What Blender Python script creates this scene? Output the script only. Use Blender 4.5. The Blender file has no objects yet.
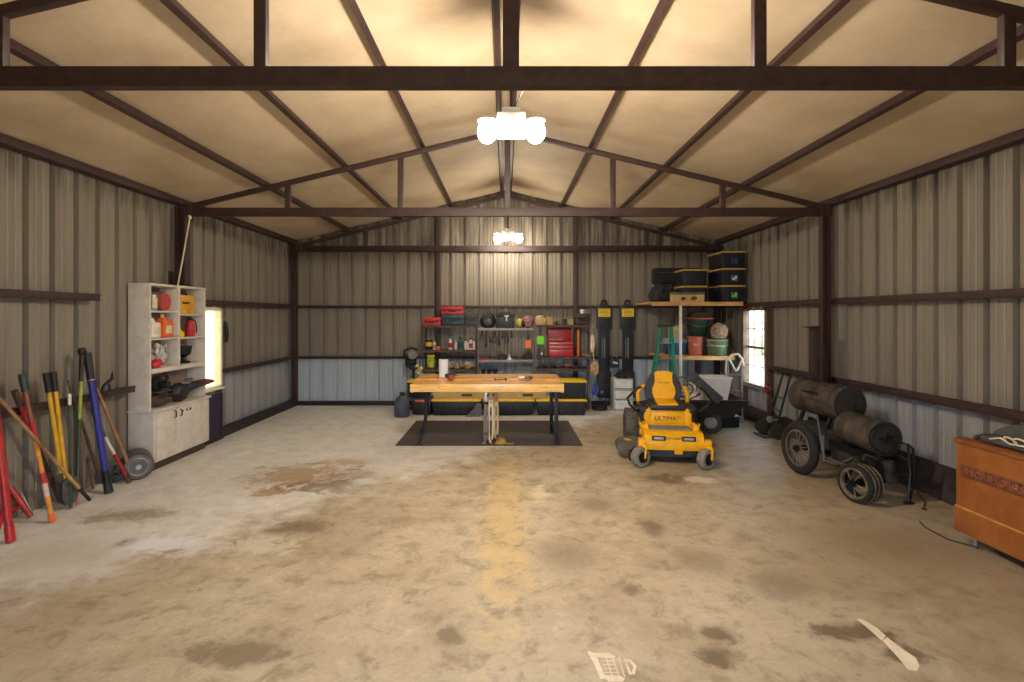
import bpy, bmesh, math, random
from mathutils import Vector, Matrix, Euler, noise as mnoise
random.seed(7)
PI = math.pi
S = bpy.context.scene
COL = S.collection
V = Vector

# ------------------------------------------------------------------ survey helpers
F, VX, VY, H = 530.0, 506.0, 316.0, 1.935     # camera: focal length in px, vanishing point, eye height (m)
def P(px, py, D): return V(((px-VX)*D/F, D, H-(py-VY)*D/F))          # a sighted point at distance D
def G(px, py): return P(px, py, F*H/(py-VY))                         # a sighted point on the floor
def W(px, py, X): return P(px, py, F*X/(px-VX))                      # a sighted point on a side wall plane
def R(d): return math.radians(d)

# ------------------------------------------------------------------ materials
def lin(c):
    c = c/255.0
    return c/12.92 if c <= .04045 else ((c+.055)/1.055)**2.4
def rgb(r, g, b): return (lin(r), lin(g), lin(b), 1)
MATS = {}
def mat(name, col, rough=.6, metal=0.0, var=.12, scale=9.0, bump=0.0, stretch=None, col2=None, trans=0.0, emit=0.0, spec=.5, coat=0.0):
    if name in MATS: return MATS[name]
    m = bpy.data.materials.new(name); m.use_nodes = True
    nt = m.node_tree; b = nt.nodes['Principled BSDF']
    c = rgb(*col)
    b.inputs['Roughness'].default_value = rough
    b.inputs['Metallic'].default_value = metal
    b.inputs['Specular IOR Level'].default_value = spec
    if coat: b.inputs['Coat Weight'].default_value = coat
    if trans: b.inputs['Transmission Weight'].default_value = trans
    if emit:
        b.inputs['Emission Color'].default_value = c
        b.inputs['Emission Strength'].default_value = emit
    tc = nt.nodes.new('ShaderNodeTexCoord'); mp = nt.nodes.new('ShaderNodeMapping')
    nt.links.new(tc.outputs['Object'], mp.inputs['Vector'])
    if stretch: mp.inputs['Scale'].default_value = stretch
    nz = nt.nodes.new('ShaderNodeTexNoise'); nz.inputs['Scale'].default_value = scale
    nz.inputs['Detail'].default_value = 6; nz.inputs['Roughness'].default_value = .65
    nt.links.new(mp.outputs[0], nz.inputs['Vector'])
    rp = nt.nodes.new('ShaderNodeValToRGB')
    lo = [max(0, x*(1-2*var)) for x in c[:3]]; hi = [min(1, x*(1+2*var)) for x in c[:3]]
    if col2: lo = rgb(*col2)[:3]; hi = c[:3]
    rp.color_ramp.elements[0].color = (*lo, 1); rp.color_ramp.elements[1].color = (*hi, 1)
    rp.color_ramp.elements[0].position = .33; rp.color_ramp.elements[1].position = .67
    nt.links.new(nz.outputs['Fac'], rp.inputs[0])
    nt.links.new(rp.outputs[0], b.inputs['Base Color'])
    if bump:
        bp = nt.nodes.new('ShaderNodeBump'); bp.inputs['Strength'].default_value = bump
        bp.inputs['Distance'].default_value = .01
        nt.links.new(nz.outputs['Fac'], bp.inputs['Height']); nt.links.new(bp.outputs[0], b.inputs['Normal'])
    MATS[name] = m
    return m

# ------------------------------------------------------------------ mesh builder
class MB:
    def __init__(s): s.bm = bmesh.new(); s.mi = 0
    def _face(s, vs):
        try:
            f = s.bm.faces.new(vs); f.material_index = s.mi; return f
        except ValueError: return None
    def box(s, c, d, rot=None, bev=0.0, taper=None):
        """box centred at c with size d; taper = (sx, sy) scale of the top face"""
        M = Matrix.Translation(V(c))
        if rot is not None: M = M @ (rot.to_4x4() if isinstance(rot, Matrix) else Euler(rot).to_matrix().to_4x4())
        t = bmesh.new(); bmesh.ops.create_cube(t, size=1)
        for v in t.verts:
            up = v.co.z > 0
            v.co = V((v.co.x*d[0], v.co.y*d[1], v.co.z*d[2]))
            if taper and up: v.co.x *= taper[0]; v.co.y *= taper[1]
        if bev: bmesh.ops.bevel(t, geom=list(t.edges), offset=bev, segments=2, affect='EDGES', profile=.6)
        s._merge(t, M); return s
    def span(s, a, b, bev=0.0):
        a, b = V(a), V(b)
        return s.box((a+b)/2, [abs(x) for x in (b-a)], bev=bev)
    def _merge(s, t, M):
        mp = {v: s.bm.verts.new(M @ v.co) for v in t.verts}
        for f in t.faces: s._face([mp[v] for v in f.verts])
        t.free()
    def bar(s, p0, p1, w, h, up=(0, 0, 1), bev=0.0):
        p0, p1 = V(p0), V(p1); d = p1-p0; L = d.length; d = d/L
        u = V(up)
        if abs(d.dot(u)) > .98: u = V((0, 1, 0))
        x = d.cross(u).normalized(); z = x.cross(d).normalized()
        M = Matrix((x, d, z)).transposed()
        return s.box((p0+p1)/2, (w, L, h), M, bev)
    def rings(s, rings, closed=False, cap=True):
        n = len(rings[0]); vs = [[s.bm.verts.new(p) for p in r] for r in rings]
        m = len(vs)
        for i in range(m if closed else m-1):
            a, b = vs[i], vs[(i+1) % m]
            for k in range(n): s._face([a[k], a[(k+1) % n], b[(k+1) % n], b[k]])
        if cap and not closed:
            s._face(list(reversed(vs[0]))); s._face(vs[-1])
        return s
    def tube(s, pts, r, n=8, closed=False, cap=True):
        pts = [V(p) for p in pts]; m = len(pts)
        rs = r if isinstance(r, (list, tuple)) else [r]*m
        prev = None; out = []
        for i, p in enumerate(pts):
            if closed: t = (pts[(i+1) % m]-pts[i-1])
            else: t = pts[min(i+1, m-1)]-pts[max(i-1, 0)]
            t = t.normalized() if t.length > 1e-9 else V((0, 0, 1))
            if prev is None:
                u = V((0, 0, 1)) if abs(t.z) < .9 else V((1, 0, 0))
                x = t.cross(u).normalized()
            else:
                x = (prev-t*prev.dot(t)); x = x.normalized() if x.length > 1e-6 else t.orthogonal().normalized()
            prev = x; y = t.cross(x)
            out.append([p+(x*math.cos(2*PI*k/n)+y*math.sin(2*PI*k/n))*rs[i] for k in range(n)])
        return s.rings(out, closed, cap)
    def cyl(s, p0, p1, r0, r1=None, n=20): return s.tube([p0, p1], [r0, r0 if r1 is None else r1], n)
    def lathe(s, prof, o=(0, 0, 0), axis=(0, 0, 1), n=24, cap=True):
        o = V(o); a = V(axis).normalized(); x = a.orthogonal().normalized(); y = a.cross(x)
        return s.rings([[o+a*h+(x*math.cos(2*PI*k/n)+y*math.sin(2*PI*k/n))*max(r, 1e-4) for k in range(n)] for r, h in prof], False, cap)
    def torus(s, c, Rr, r, axis=(0, 0, 1), n=28, m=8, a0=0, a1=2*PI):
        c = V(c); a = V(axis).normalized(); x = a.orthogonal().normalized(); y = a.cross(x)
        full = abs(a1-a0-2*PI) < 1e-6
        k = n if full else n+1
        return s.tube([c+(x*math.cos(a0+(a1-a0)*i/n)+y*math.sin(a0+(a1-a0)*i/n))*Rr for i in range(k)], r, m, closed=full)
    def prism(s, poly, d, M=None):
        """polygon in the local xy plane extruded by d along z, then moved by M"""
        M = M or Matrix.Identity(4)
        a = [s.bm.verts.new(M @ V((x, y, 0))) for x, y in poly]; b = [s.bm.verts.new(M @ V((x, y, d))) for x, y in poly]
        n = len(poly); s._face(list(reversed(a))); s._face(b)
        for k in range(n): s._face([a[k], a[(k+1) % n], b[(k+1) % n], b[k]])
        return s
    def ball(s, c, d, sub=3, amp=0.0, freq=3.0, seed=0, flat=None):
        t = bmesh.new(); bmesh.ops.create_icosphere(t, subdivisions=sub, radius=.5)
        for v in t.verts:
            k = 1+amp*mnoise.noise(v.co*freq*2+V((seed*7.1, seed*3.3, seed)))
            v.co = V((v.co.x*d[0]*k, v.co.y*d[1]*k, v.co.z*d[2]*k))
            if flat is not None and v.co.z < flat: v.co.z = flat
        s._merge(t, Matrix.Translation(V(c))); return s
    def quad(s, *ps): s._face([s.bm.verts.new(V(p)) for p in ps]); return s
    def poly(s, ps): s._face([s.bm.verts.new(V(p)) for p in ps]); return s

def obj(name, mb, m, parent=None, world=False, smooth=38, origin=None):
    me = bpy.data.meshes.new(name)
    bmesh.ops.recalc_face_normals(mb.bm, faces=mb.bm.faces[:])
    o = bpy.data.objects.new(name, me)
    if world and parent is not None:
        T = Matrix.Translation(parent.location) @ parent.rotation_euler.to_matrix().to_4x4()
        if parent.parent is not None:
            pp = parent.parent
            T = Matrix.Translation(pp.location) @ pp.rotation_euler.to_matrix().to_4x4() @ T
        mb.bm.transform(T.inverted())
    if origin is not None:
        mb.bm.transform(Matrix.Translation(-V(origin))); o.location = V(origin)
    mb.bm.to_mesh(me); mb.bm.free()
    for x in (m if isinstance(m, (list, tuple)) else [m]): me.materials.append(x)
    if smooth:
        for p in me.polygons: p.use_smooth = True
        me.set_sharp_from_angle(angle=R(smooth))
    COL.objects.link(o)
    if parent is not None: o.parent = parent
    return o
def tag(o, label, cat, group=None):
    o['label'] = label; o['category'] = cat
    if group: o['group'] = group
    return o
def thing(name, label, cat, loc=(0, 0, 0), rotz=0.0, group=None):
    o = bpy.data.objects.new(name, None); COL.objects.link(o)
    o.location = V(loc); o.rotation_euler = (0, 0, rotz); o.empty_display_size = .1
    return tag(o, label, cat, group)
def struct(name, mb, m, parent=None, smooth=30):
    o = obj(name, mb, m, parent, smooth=smooth)
    if parent is None: o['kind'] = 'structure'
    return o
def dup(root, loc, rotz=None, label=None, group=None):
    r = root.copy(); COL.objects.link(r); r.location = V(loc)
    if rotz is not None: r.rotation_euler = (0, 0, rotz)
    if label: r['label'] = label
    if group: r['group'] = group
    for ch in list(root.children):
        c = ch.copy(); COL.objects.link(c); c.parent = r
        for g in list(ch.children):
            d = g.copy(); COL.objects.link(d); d.parent = c
    return r
def text_mesh(name, body, size, m, parent, M, depth=.002):
    cu = bpy.data.curves.new(name, 'FONT'); cu.body = body; cu.size = size; cu.align_x = 'CENTER'; cu.align_y = 'CENTER'; cu.extrude = depth
    t = bpy.data.objects.new(name, cu); COL.objects.link(t)
    dg = bpy.context.evaluated_depsgraph_get(); dg.update()
    me = bpy.data.meshes.new_from_object(t.evaluated_get(dg))
    bpy.data.objects.remove(t); bpy.data.curves.remove(cu)
    me.transform(M); me.materials.clear(); me.materials.append(m)
    o = bpy.data.objects.new(name, me); COL.objects.link(o); o.parent = parent
    return o
FRONT = Matrix(((1, 0, 0), (0, 0, -1), (0, 1, 0))).to_4x4()   # local xy -> facing the camera (-Y)
def facing(x, y, z, tilt=0.0): return Matrix.Translation(V((x, y, z))) @ Matrix.Rotation(tilt, 4, 'X') @ FRONT

# palette
m_steel = mat('red_oxide_steel', (56, 35, 33), .55, var=.18, scale=14)
m_steel_dk = mat('dark_base_steel', (34, 28, 36), .6, var=.2)
m_wallshade = mat('navy_wall_shade', (38, 34, 60), .55, var=.2)
m_black = mat('black_plastic', (28, 28, 30), .5, var=.2)
m_blackm = mat('black_metal', (30, 28, 28), .45, .3, var=.25)
m_rubber = mat('tyre_rubber', (44, 43, 42), .85, var=.2, scale=30, bump=.3)
m_grey = mat('grey_plastic', (120, 120, 122), .55)
m_dgrey = mat('dark_grey_plastic', (66, 68, 72), .55)
m_alu = mat('bare_metal', (165, 163, 158), .38, .75, var=.1)
m_white = mat('white_paint', (222, 214, 200), .55, var=.05)
m_whitep = mat('white_plastic', (226, 226, 224), .45, var=.04)
m_yellow = mat('mower_yellow', (234, 170, 4), .5, var=.04, coat=.08, spec=.3)
m_lidyel = mat('lid_yellow', (236, 196, 24), .45, var=.06)
m_red = mat('red_enamel', (178, 28, 38), .4, var=.08)
m_redp = mat('red_plastic', (196, 42, 44), .5, var=.08)
m_teal = mat('teal_plastic', (42, 74, 82), .5)
m_tote = mat('tote_black', (33, 34, 40), .5, var=.12)
m_green = mat('ladder_green', (34, 132, 106), .5, var=.1)
m_dkgreen = mat('dark_green_plastic', (30, 52, 40), .5)
m_olive = mat('olive_plastic', (84, 100, 72), .55)
m_copper = mat('terracotta_plastic', (176, 92, 74), .5)
m_blue = mat('blue_plastic', (46, 72, 118), .5)
m_paleblue = mat('pale_blue_plastic', (150, 170, 188), .5)
m_orange = mat('orange_plastic', (226, 104, 28), .5, var=.06)
m_wood = mat('shelf_pine', (196, 148, 92), .6, var=.14, scale=5, stretch=(1, 6, 6))
m_card = mat('cardboard', (190, 160, 112), .8, var=.08)
m_tan = mat('tan_canvas', (176, 156, 122), .9, var=.2, scale=20)
m_brown = mat('brown_leather', (74, 52, 42), .7, var=.2)
m_rust = mat('rusty_iron', (96, 62, 46), .8, .2, var=.35, scale=12, bump=.3)
m_cream = mat('cream_cord', (214, 200, 168), .75, var=.08)
m_purple = mat('purple_plastic', (78, 54, 110), .5)
m_lime = mat('lime_plastic', (128, 214, 40), .5, var=.04)
m_shadowbox = mat('brown_case', (66, 48, 40), .6)

# ------------------------------------------------------------------ the shell
XS = 4.70            # wall sheets
XG = 4.54            # inner face of girts
YB = 11.45           # inner face of the back girts
YBS = 11.56          # back sheet
YF = -1.0            # front wall
RZ = 4.63            # ridge line of purlins
SL = .241
def zroof(x): return RZ-SL*abs(x)

def wall_mat(name, base, dark, light, stain=True):
    m = bpy.data.materials.new(name); m.use_nodes = True; nt = m.node_tree; N = nt.nodes; L = nt.links
    b = N['Principled BSDF']; b.inputs['Roughness'].default_value = .55; b.inputs['Metallic'].default_value = .0
    geo = N.new('ShaderNodeNewGeometry'); mp = N.new('ShaderNodeMapping'); mp.inputs['Scale'].default_value = (3.2, 3.2, .35)
    L.new(geo.outputs['Position'], mp.inputs['Vector'])
    n1 = N.new('ShaderNodeTexNoise'); n1.inputs['Scale'].default_value = 1.6; n1.inputs['Detail'].default_value = 7; n1.inputs['Roughness'].default_value = .7
    L.new(mp.outputs[0], n1.inputs['Vector'])
    r1 = N.new('ShaderNodeValToRGB'); r1.color_ramp.elements[0].position = .3; r1.color_ramp.elements[1].position = .72
    r1.color_ramp.elements[0].color = rgb(*dark); r1.color_ramp.elements[1].color = rgb(*light)
    e = r1.color_ramp.elements.new(.5); e.color = rgb(*base)
    L.new(n1.outputs['Fac'], r1.inputs[0])
    n2 = N.new('ShaderNodeTexNoise'); n2.inputs['Scale'].default_value = 60; n2.inputs['Detail'].default_value = 3
    L.new(geo.outputs['Position'], n2.inputs['Vector'])
    mx = N.new('ShaderNodeMixRGB'); mx.blend_type = 'OVERLAY'; mx.inputs[0].default_value = .25
    L.new(r1.outputs[0], mx.inputs[1]); L.new(n2.outputs['Color'], mx.inputs[2])
    out = mx.outputs[0]
    if stain:      # dark drips running down from under the eave
        sp = N.new('ShaderNodeSeparateXYZ'); L.new(geo.outputs['Position'], sp.inputs[0])
        mp2 = N.new('ShaderNodeMapping'); mp2.inputs['Scale'].default_value = (6, 6, .8); L.new(geo.outputs['Position'], mp2.inputs['Vector'])
        n3 = N.new('ShaderNodeTexNoise'); n3.inputs['Scale'].default_value = 1.3; n3.inputs['Detail'].default_value = 5; L.new(mp2.outputs[0], n3.inputs['Vector'])
        zr = N.new('ShaderNodeMapRange'); zr.inputs[1].default_value = 2.75; zr.inputs[2].default_value = 3.55; zr.inputs[3].default_value = -.25; zr.inputs[4].default_value = .28
        L.new(sp.outputs[2], zr.inputs[0])
        ad = N.new('ShaderNodeMath'); ad.operation = 'ADD'; L.new(n3.outputs['Fac'], ad.inputs[0]); L.new(zr.outputs[0], ad.inputs[1])
        rr = N.new('ShaderNodeMapRange'); rr.inputs[1].default_value = .62; rr.inputs[2].default_value = .86; rr.inputs[3].default_value = 0; rr.inputs[4].default_value = .75
        L.new(ad.outputs[0], rr.inputs[0])
        m2 = N.new('ShaderNodeMixRGB'); m2.inputs[2].default_value = rgb(62, 50, 40); L.new(rr.outputs[0], m2.inputs[0]); L.new(out, m2.inputs[1])
        out = m2.outputs[0]
    L.new(out, b.inputs['Base Color'])
    return m
m_sheet = wall_mat('ribbed_steel_sheet', (129, 120, 107), (118, 109, 96), (139, 130, 116))
m_sheetb = wall_mat('bluish_lower_sheet', (172, 182, 190), (160, 170, 178), (186, 195, 202), False)  # bluer, lighter sheet colour below the lower girt
m_sheets = wall_mat('grey_lower_sheet', (148, 148, 147), (136, 136, 134), (162, 162, 161), False)

def corr(mb, conv, u0, u1, zb, zt, mi):
    """ribbed sheet along u from zb to zt(u): deep ribs every 0.305 m and two shallow stiffeners between"""
    pts = []; k = math.floor(u0/.305)-1
    while k*.305 < u1+.305:
        c = k*.305
        pts += [(c-.036, 0), (c-.027, .058), (c+.027, .058), (c+.036, 0)]
        for q in (.11, .195): pts += [(c+q-.014, 0), (c+q, .006), (c+q+.014, 0)]
        k += 1
    def at(u):
        for (a, da), (b_, db) in zip(pts, pts[1:]):
            if a <= u <= b_: return da+(db-da)*(u-a)/(b_-a)
        return 0
    us = [(u0, at(u0))]+[p for p in pts if u0 < p[0] < u1]+[(u1, at(u1))]
    mb.mi = mi; prev = None
    for u, d in us:
        a = mb.bm.verts.new(conv(u, d, zb)); t = mb.bm.verts.new(conv(u, d, zt(u)))
        if prev: mb._face([prev[0], a, t, prev[1]])
        prev = (a, t)
    mb.mi = 0

ZG1, ZG2 = 2.135, 1.035           # girt heights
# window openings: distance range and height range
WL = (7.84, 8.56, .78, 2.07); WR = (9.36, 10.28, .62, 2.08)
def side_wall(name, sg, win, low_ranges):
    mb = MB(); conv = lambda u, d, z: V((sg*(XS+d), u, z)); top = zroof(XS)+.12
    def run(a, b, z0, z1):
        lo = any(p <= (a+b)/2 <= q for p, q in low_ranges)
        if z0 < ZG2 < z1:
            corr(mb, conv, a, b, z0, lambda u: ZG2, 1 if lo else 0); corr(mb, conv, a, b, ZG2, lambda u: z1, 0)
        else: corr(mb, conv, a, b, z0, lambda u: z1, 1 if (lo and z1 <= ZG2) else 0)
    cuts = sorted({YF, 7.44, YBS+.04, win[0], win[1]})
    for a, b in zip(cuts, cuts[1:]):
        if abs(a-win[0]) < 1e-6:
            run(a, b, 0, win[2]); run(a, b, win[3], top)
        else: run(a, b, 0, top)
    return struct(name, mb, [m_sheet, m_sheets], smooth=0)
side_wall('wall_left', -1, WL, [(7.44, 12)])
side_wall('wall_right', 1, WR, [(YF, 12)])
mb = MB()
cb = lambda u, d, z: V((u, YBS+d, z))
corr(mb, cb, -XS-.04, XS+.04, 0, lambda u: ZG2, 1)
for a, b in ((-XS-.04, 0), (0, XS+.04)): corr(mb, cb, a, b, ZG2, lambda u: zroof(u)+.12, 0)
struct('wall_back', mb, [m_sheet, m_sheetb], smooth=0)
# front wall behind the photographer, its unseen opening sized for cool daylight fill
mb = MB(); cf = lambda u, d, z: V((u, YF-d, z)); DW, DH = 1.5, 2.6
corr(mb, cf, -XS, -DW, 0, lambda u: zroof(u)+.1, 0); corr(mb, cf, DW, XS, 0, lambda u: zroof(u)+.1, 0)
for a, b in ((-DW, 0), (0, DW)): corr(mb, cf, a, b, DH, lambda u: zroof(u)+.1, 0)
struct('wall_front', mb, [m_sheet], smooth=0)

# roof lining
m_ceil = bpy.data.materials.new('white_roof_lining'); m_ceil.use_nodes = True
nt = m_ceil.node_tree; b = nt.nodes['Principled BSDF']; b.inputs['Roughness'].default_value = .7
geo = nt.nodes.new('ShaderNodeNewGeometry')
n1 = nt.nodes.new('ShaderNodeTexNoise'); n1.inputs['Scale'].default_value = 1.1; n1.inputs['Detail'].default_value = 8; n1.inputs['Roughness'].default_value = .62
nt.links.new(geo.outputs['Position'], n1.inputs['Vector'])
rp = nt.nodes.new('ShaderNodeValToRGB'); rp.color_ramp.elements[0].color = rgb(178, 156, 128); rp.color_ramp.elements[1].color = rgb(202, 182, 154)
rp.color_ramp.elements[0].position = .32; rp.color_ramp.elements[1].position = .62
nt.links.new(n1.outputs['Fac'], rp.inputs[0]); nt.links.new(rp.outputs[0], b.inputs['Base Color'])
n2 = nt.nodes.new('ShaderNodeTexNoise'); n2.inputs['Scale'].default_value = 3; n2.inputs['Detail'].default_value = 4
nt.links.new(geo.outputs['Position'], n2.inputs['Vector'])
bp = nt.nodes.new('ShaderNodeBump'); bp.inputs['Strength'].default_value = .25; bp.inputs['Distance'].default_value = .05
nt.links.new(n2.outputs['Fac'], bp.inputs['Height']); nt.links.new(bp.outputs[0], b.inputs['Normal'])
mb = MB()
for sg in (-1, 1):
    # lining sags a little between the purlins
    xs = [0, .285, .57, .855, 1.14, 1.43, 1.71, 2.0, 2.28, 2.57, 2.85, 3.13, 3.42, 3.71, 3.99, 4.28, 4.56, 4.9]
    prev = None
    for i, x in enumerate(xs):
        sag = -.022*math.sin(PI*((x/1.14) % 1.0))
        a = mb.bm.verts.new((sg*x, YF-.1, zroof(x)+.062+sag)); c = mb.bm.verts.new((sg*x, YBS+.1, zroof(x)+.062+sag))
        if prev: mb._face([prev[0], a, c, prev[1]])
        prev = (a, c)
for sg in (-1, 1):   # the roof skin above the lining
    mb.poly([(0, YF-.3, RZ+.2), (sg*5.0, YF-.3, zroof(5.0)+.2), (sg*5.0, YBS+.3, zroof(5.0)+.2), (0, YBS+.3, RZ+.2)])
struct('ceiling', mb, m_ceil)

TN = [0]
def trim(mb, m=m_steel):
    TN[0] += 1
    return struct('trim_%d' % TN[0], mb, m, smooth=30)
# purlins (lipped channels under the lining)
for x in (-3.42, -2.29, -1.18, -.1, .1, 1.2, 2.28, 3.4):
    mb = MB(); z = zroof(x); a = math.atan(SL)*(1 if x < 0 else -1)
    w = .036 if abs(x) > .5 else .036
    mb.box((x, (YF+YBS)/2, z), (w, YBS-YF-.02, .085), (0, -a, 0), .004)
    mb.box((x+(.02 if x < 0 else -.02), (YF+YBS)/2, z-.043), (w+.02, YBS-YF-.03, .01), (0, -a, 0))
    trim(mb)
for sg in (-1, 1):      # eave struts
    mb = MB(); mb.box((sg*(XG+.06), (YF+YBS)/2, zroof(XG)+.005), (.12, YBS-YF-.02, .085), None, .004); trim(mb)
# girts on the side walls
def girt(sg, y0, y1, z, h=.058):
    mb = MB(); mb.box((sg*(XG+.08), (y0+y1)/2, z), (.15, y1-y0, h), None, .004)
    mb.box((sg*(XG+.012), (y0+y1)/2, z+h/2+.008), (.02, y1-y0, .02)); trim(mb)
girt(-1, YF, W(101, 300, -XG).y, ZG1); girt(-1, 7.84, YB, ZG1)
girt(-1, YF, 6.5, ZG2); girt(-1, 8.66, YB, ZG2, .055)
girt(1, YF, 7.36, ZG1); girt(1, 7.52, YB, ZG1)
girt(1, YF, 7.36, ZG2, .07); girt(1, 7.52, 9.24, ZG2)
# back wall girts and posts
for z in (ZG1, ZG2):
    mb = MB(); mb.box((0, YB+.05, z), (2*XG+.1, .09, .055), None, .004); trim(mb)
XP = (-1.47, 1.51)
for x in XP:
    mb = MB(); zt = zroof(x)-.07
    mb.box((x, YB+.045, zt/2), (.1, .1, zt), None, .004); mb.box((x, YB+.03, .012), (.2, .14, .02)); trim(mb)
# columns under the trusses and in the corners
for y in (7.44,):
    for sg in (-1, 1):
        mb = MB(); zt = 3.46
        if sg < 0:      # the hutch hides the lower half of the left column, which is set back into the wall there
            zb = 2.36; zc = (zt+zb)/2; mb.box((-4.485, y, zc), (.03, .13, zt-zb)); mb.box((-4.54, y, zc), (.09, .035, zt-zb)); mb.box((-4.6, y, zc), (.03, .13, zt-zb))
            mb.box((-4.55, y, zb+.01), (.16, .14, .02)); mb.box((-4.71, y, zb/2+.1), (.04, .13, zb+.2)); trim(mb); continue
        mb.box((4.43, y, zt/2), (.03, .1, zt)); mb.box((4.48, y, zt/2), (.09, .03, zt)); mb.box((4.525, y, zt/2), (.02, .1, zt))
        mb.box((sg*4.53, y, .012), (.24, .24, .02)); trim(mb)
for sg in (-1, 1):
    mb = MB(); mb.box((sg*4.57, YB+.02, 1.75), (.1, .12, 3.5), None, .004); trim(mb)
    mb = MB(); mb.box((sg*4.53, 3.25, 1.75), (.14, .14, 3.5), None, .004); trim(mb)
# trusses
def truss(y, posts, chord=.122, king=.1, gable=False):
    t = bpy.data.objects.new('trim_%d' % (TN[0]+1), None); TN[0] += 1; COL.objects.link(t); t['kind'] = 'structure'
    t.location = (0, y, 0); d = .055
    mb = MB(); mb.box((0, 0, 3.395), (9.04, d, chord), None, .004); mb.box((0, -.004, 3.395-chord/2-.001), (9.03, d+.012, .008)); obj('bottom_chord', mb, m_steel, t)
    for sg in (-1, 1):
        mb = MB(); mb.bar((sg*4.56, 0, zroof(4.56)-.09), (0, 0, RZ-.09), d, .066, bev=.004); obj('rafter', mb, m_steel, t)
        mb = MB(); mb.box((sg*4.47, 0, 3.42), (.17, d+.03, .17), None, .004); obj('end_plate', mb, m_steel, t)
    for x in posts:
        w = king if abs(x) < .1 else .075
        mb = MB(); z1 = zroof(x)-.11
        mb.box((x, 0, (3.44+z1)/2), (w, d*.9, z1-3.44), None, .003); obj('web_post', mb, m_steel, t)
truss(3.25, (-3.1, -1.5, .03, 1.55, 3.07))
truss(7.44, (-3.06, -1.48, .02, 1.5, 3.04), .115, .08)
truss(11.47, (-3.04, 0, 3.04), .12, .06, True)
# base rails
mb = MB(); mb.box((-4.56, (7.5+YB)/2, .075), (.1, YB-7.5, .15), None, .004); struct('baseboard_left', mb, m_steel_dk)
mb = MB(); mb.box((0, YB+.05, .045), (2*XG, .09, .09), None, .004); struct('baseboard_back', mb, m_steel_dk)
mb = MB()
mb.poly([(4.56, YF, 0), (4.66, YF, .36), (4.66, 7.36, .33), (4.56, 7.36, 0)]); mb.poly([(4.66, YF, .36), (4.7, YF, .36), (4.7, 7.36, .33), (4.66, 7.36, .33)])
mb.box((4.58, (7.52+YB)/2, .12), (.1, YB-7.52, .24), None, .004); struct('baseboard_right', mb, mat('dark_kick_strip', (54, 47, 46), .75, var=.3, scale=5))

# windows
m_glass = bpy.data.materials.new('window_glass'); m_glass.use_nodes = True
nt = m_glass.node_tree; nt.nodes.remove(nt.nodes['Principled BSDF'])
tr = nt.nodes.new('ShaderNodeBsdfTransparent'); tr.inputs[0].default_value = (.93, .95, .94, 1); gl = nt.nodes.new('ShaderNodeBsdfGlossy'); gl.inputs['Roughness'].default_value = .02
mx = nt.nodes.new('ShaderNodeMixShader'); mx.inputs[0].default_value = .05
nt.links.new(tr.outputs[0], mx.inputs[1]); nt.links.new(gl.outputs[0], mx.inputs[2])
nt.links.new(mx.outputs[0], nt.nodes['Material Output'].inputs[0])
m_sash = mat('brown_sash', (120, 98, 78), .6); m_sashw = mat('white_sash', (232, 222, 198), .5, var=.04); m_jamb = mat('brown_jamb', (86, 62, 50), .6, var=.2)
def window(n, sg, w, fm, cols, jm, pane):
    y0, y1, z0, z1 = w
    t = bpy.data.objects.new('window_%d' % n, None); COL.objects.link(t); t['kind'] = 'structure'; t.location = (sg*XS, (y0+y1)/2, z0)
    hw, hh = (y1-y0)/2, z1-z0; xi = -sg*.06
    mb = MB(); f = .05
    for yy in (-hw+f/2, hw-f/2): mb.box((xi, yy, hh/2), (.12, f, hh), None, .004)
    for zz in (f/2, hh-f/2): mb.box((xi, 0, zz), (.12, 2*hw, f), None, .004)
    mb.box((xi-sg*.055, 0, .0), (.07, 2*hw+.04, .03), None, .004); obj('frame', mb, fm, t)
    if cols > 1: mb = MB(); mb.box((xi*.7, 0, hh*.5), (.05, 2*hw-.08, .045), None, .003); obj('meeting_rail', mb, fm, t)
    for lo, hi in (((f, hh*.5-.02), (hh*.5+.02, hh-f)) if cols > 1 else ((f, hh-f),)):
        mb = MB()
        for k in range(1, cols): mb.box((xi*.5, -hw+2*hw*k/cols, (lo+hi)/2), (.016, .014, hi-lo))
        mb.box((xi*.5, 0, (lo+hi)/2), (.016, 2*hw-.08, .014))
        if cols > 1: obj('muntins', mb, fm, t)
        else: mb.bm.free()
        mb = MB(); mb.box((xi*.3, 0, (lo+hi)/2), (.004, 2*hw-2*f, hi-lo)); obj('pane', mb, pane, t)
    return t
m_film = bpy.data.materials.new('frosted_cream_pane'); m_film.use_nodes = True
nt = m_film.node_tree; nt.nodes.remove(nt.nodes['Principled BSDF'])
tl_ = nt.nodes.new('ShaderNodeBsdfTranslucent'); tl_.inputs[0].default_value = rgb(206, 200, 178)
nt.links.new(tl_.outputs[0], nt.nodes['Material Output'].inputs[0])
window(1, -1, WL, m_sashw, 1, m_jamb, m_film); window(2, 1, WR, m_sash, 3, m_jamb, m_glass)
for y in (WL[1]+.03,): mb = MB(); mb.box((-4.66, y, ZG1/2), (.1, .05, ZG1-.08), None, .004); trim(mb, m_jamb)
for y in (WR[0]-.03, WR[1]+.03): mb = MB(); mb.box((4.655, y, ZG1/2), (.11, .05, ZG1-.08), None, .004); trim(mb, m_jamb)

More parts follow.
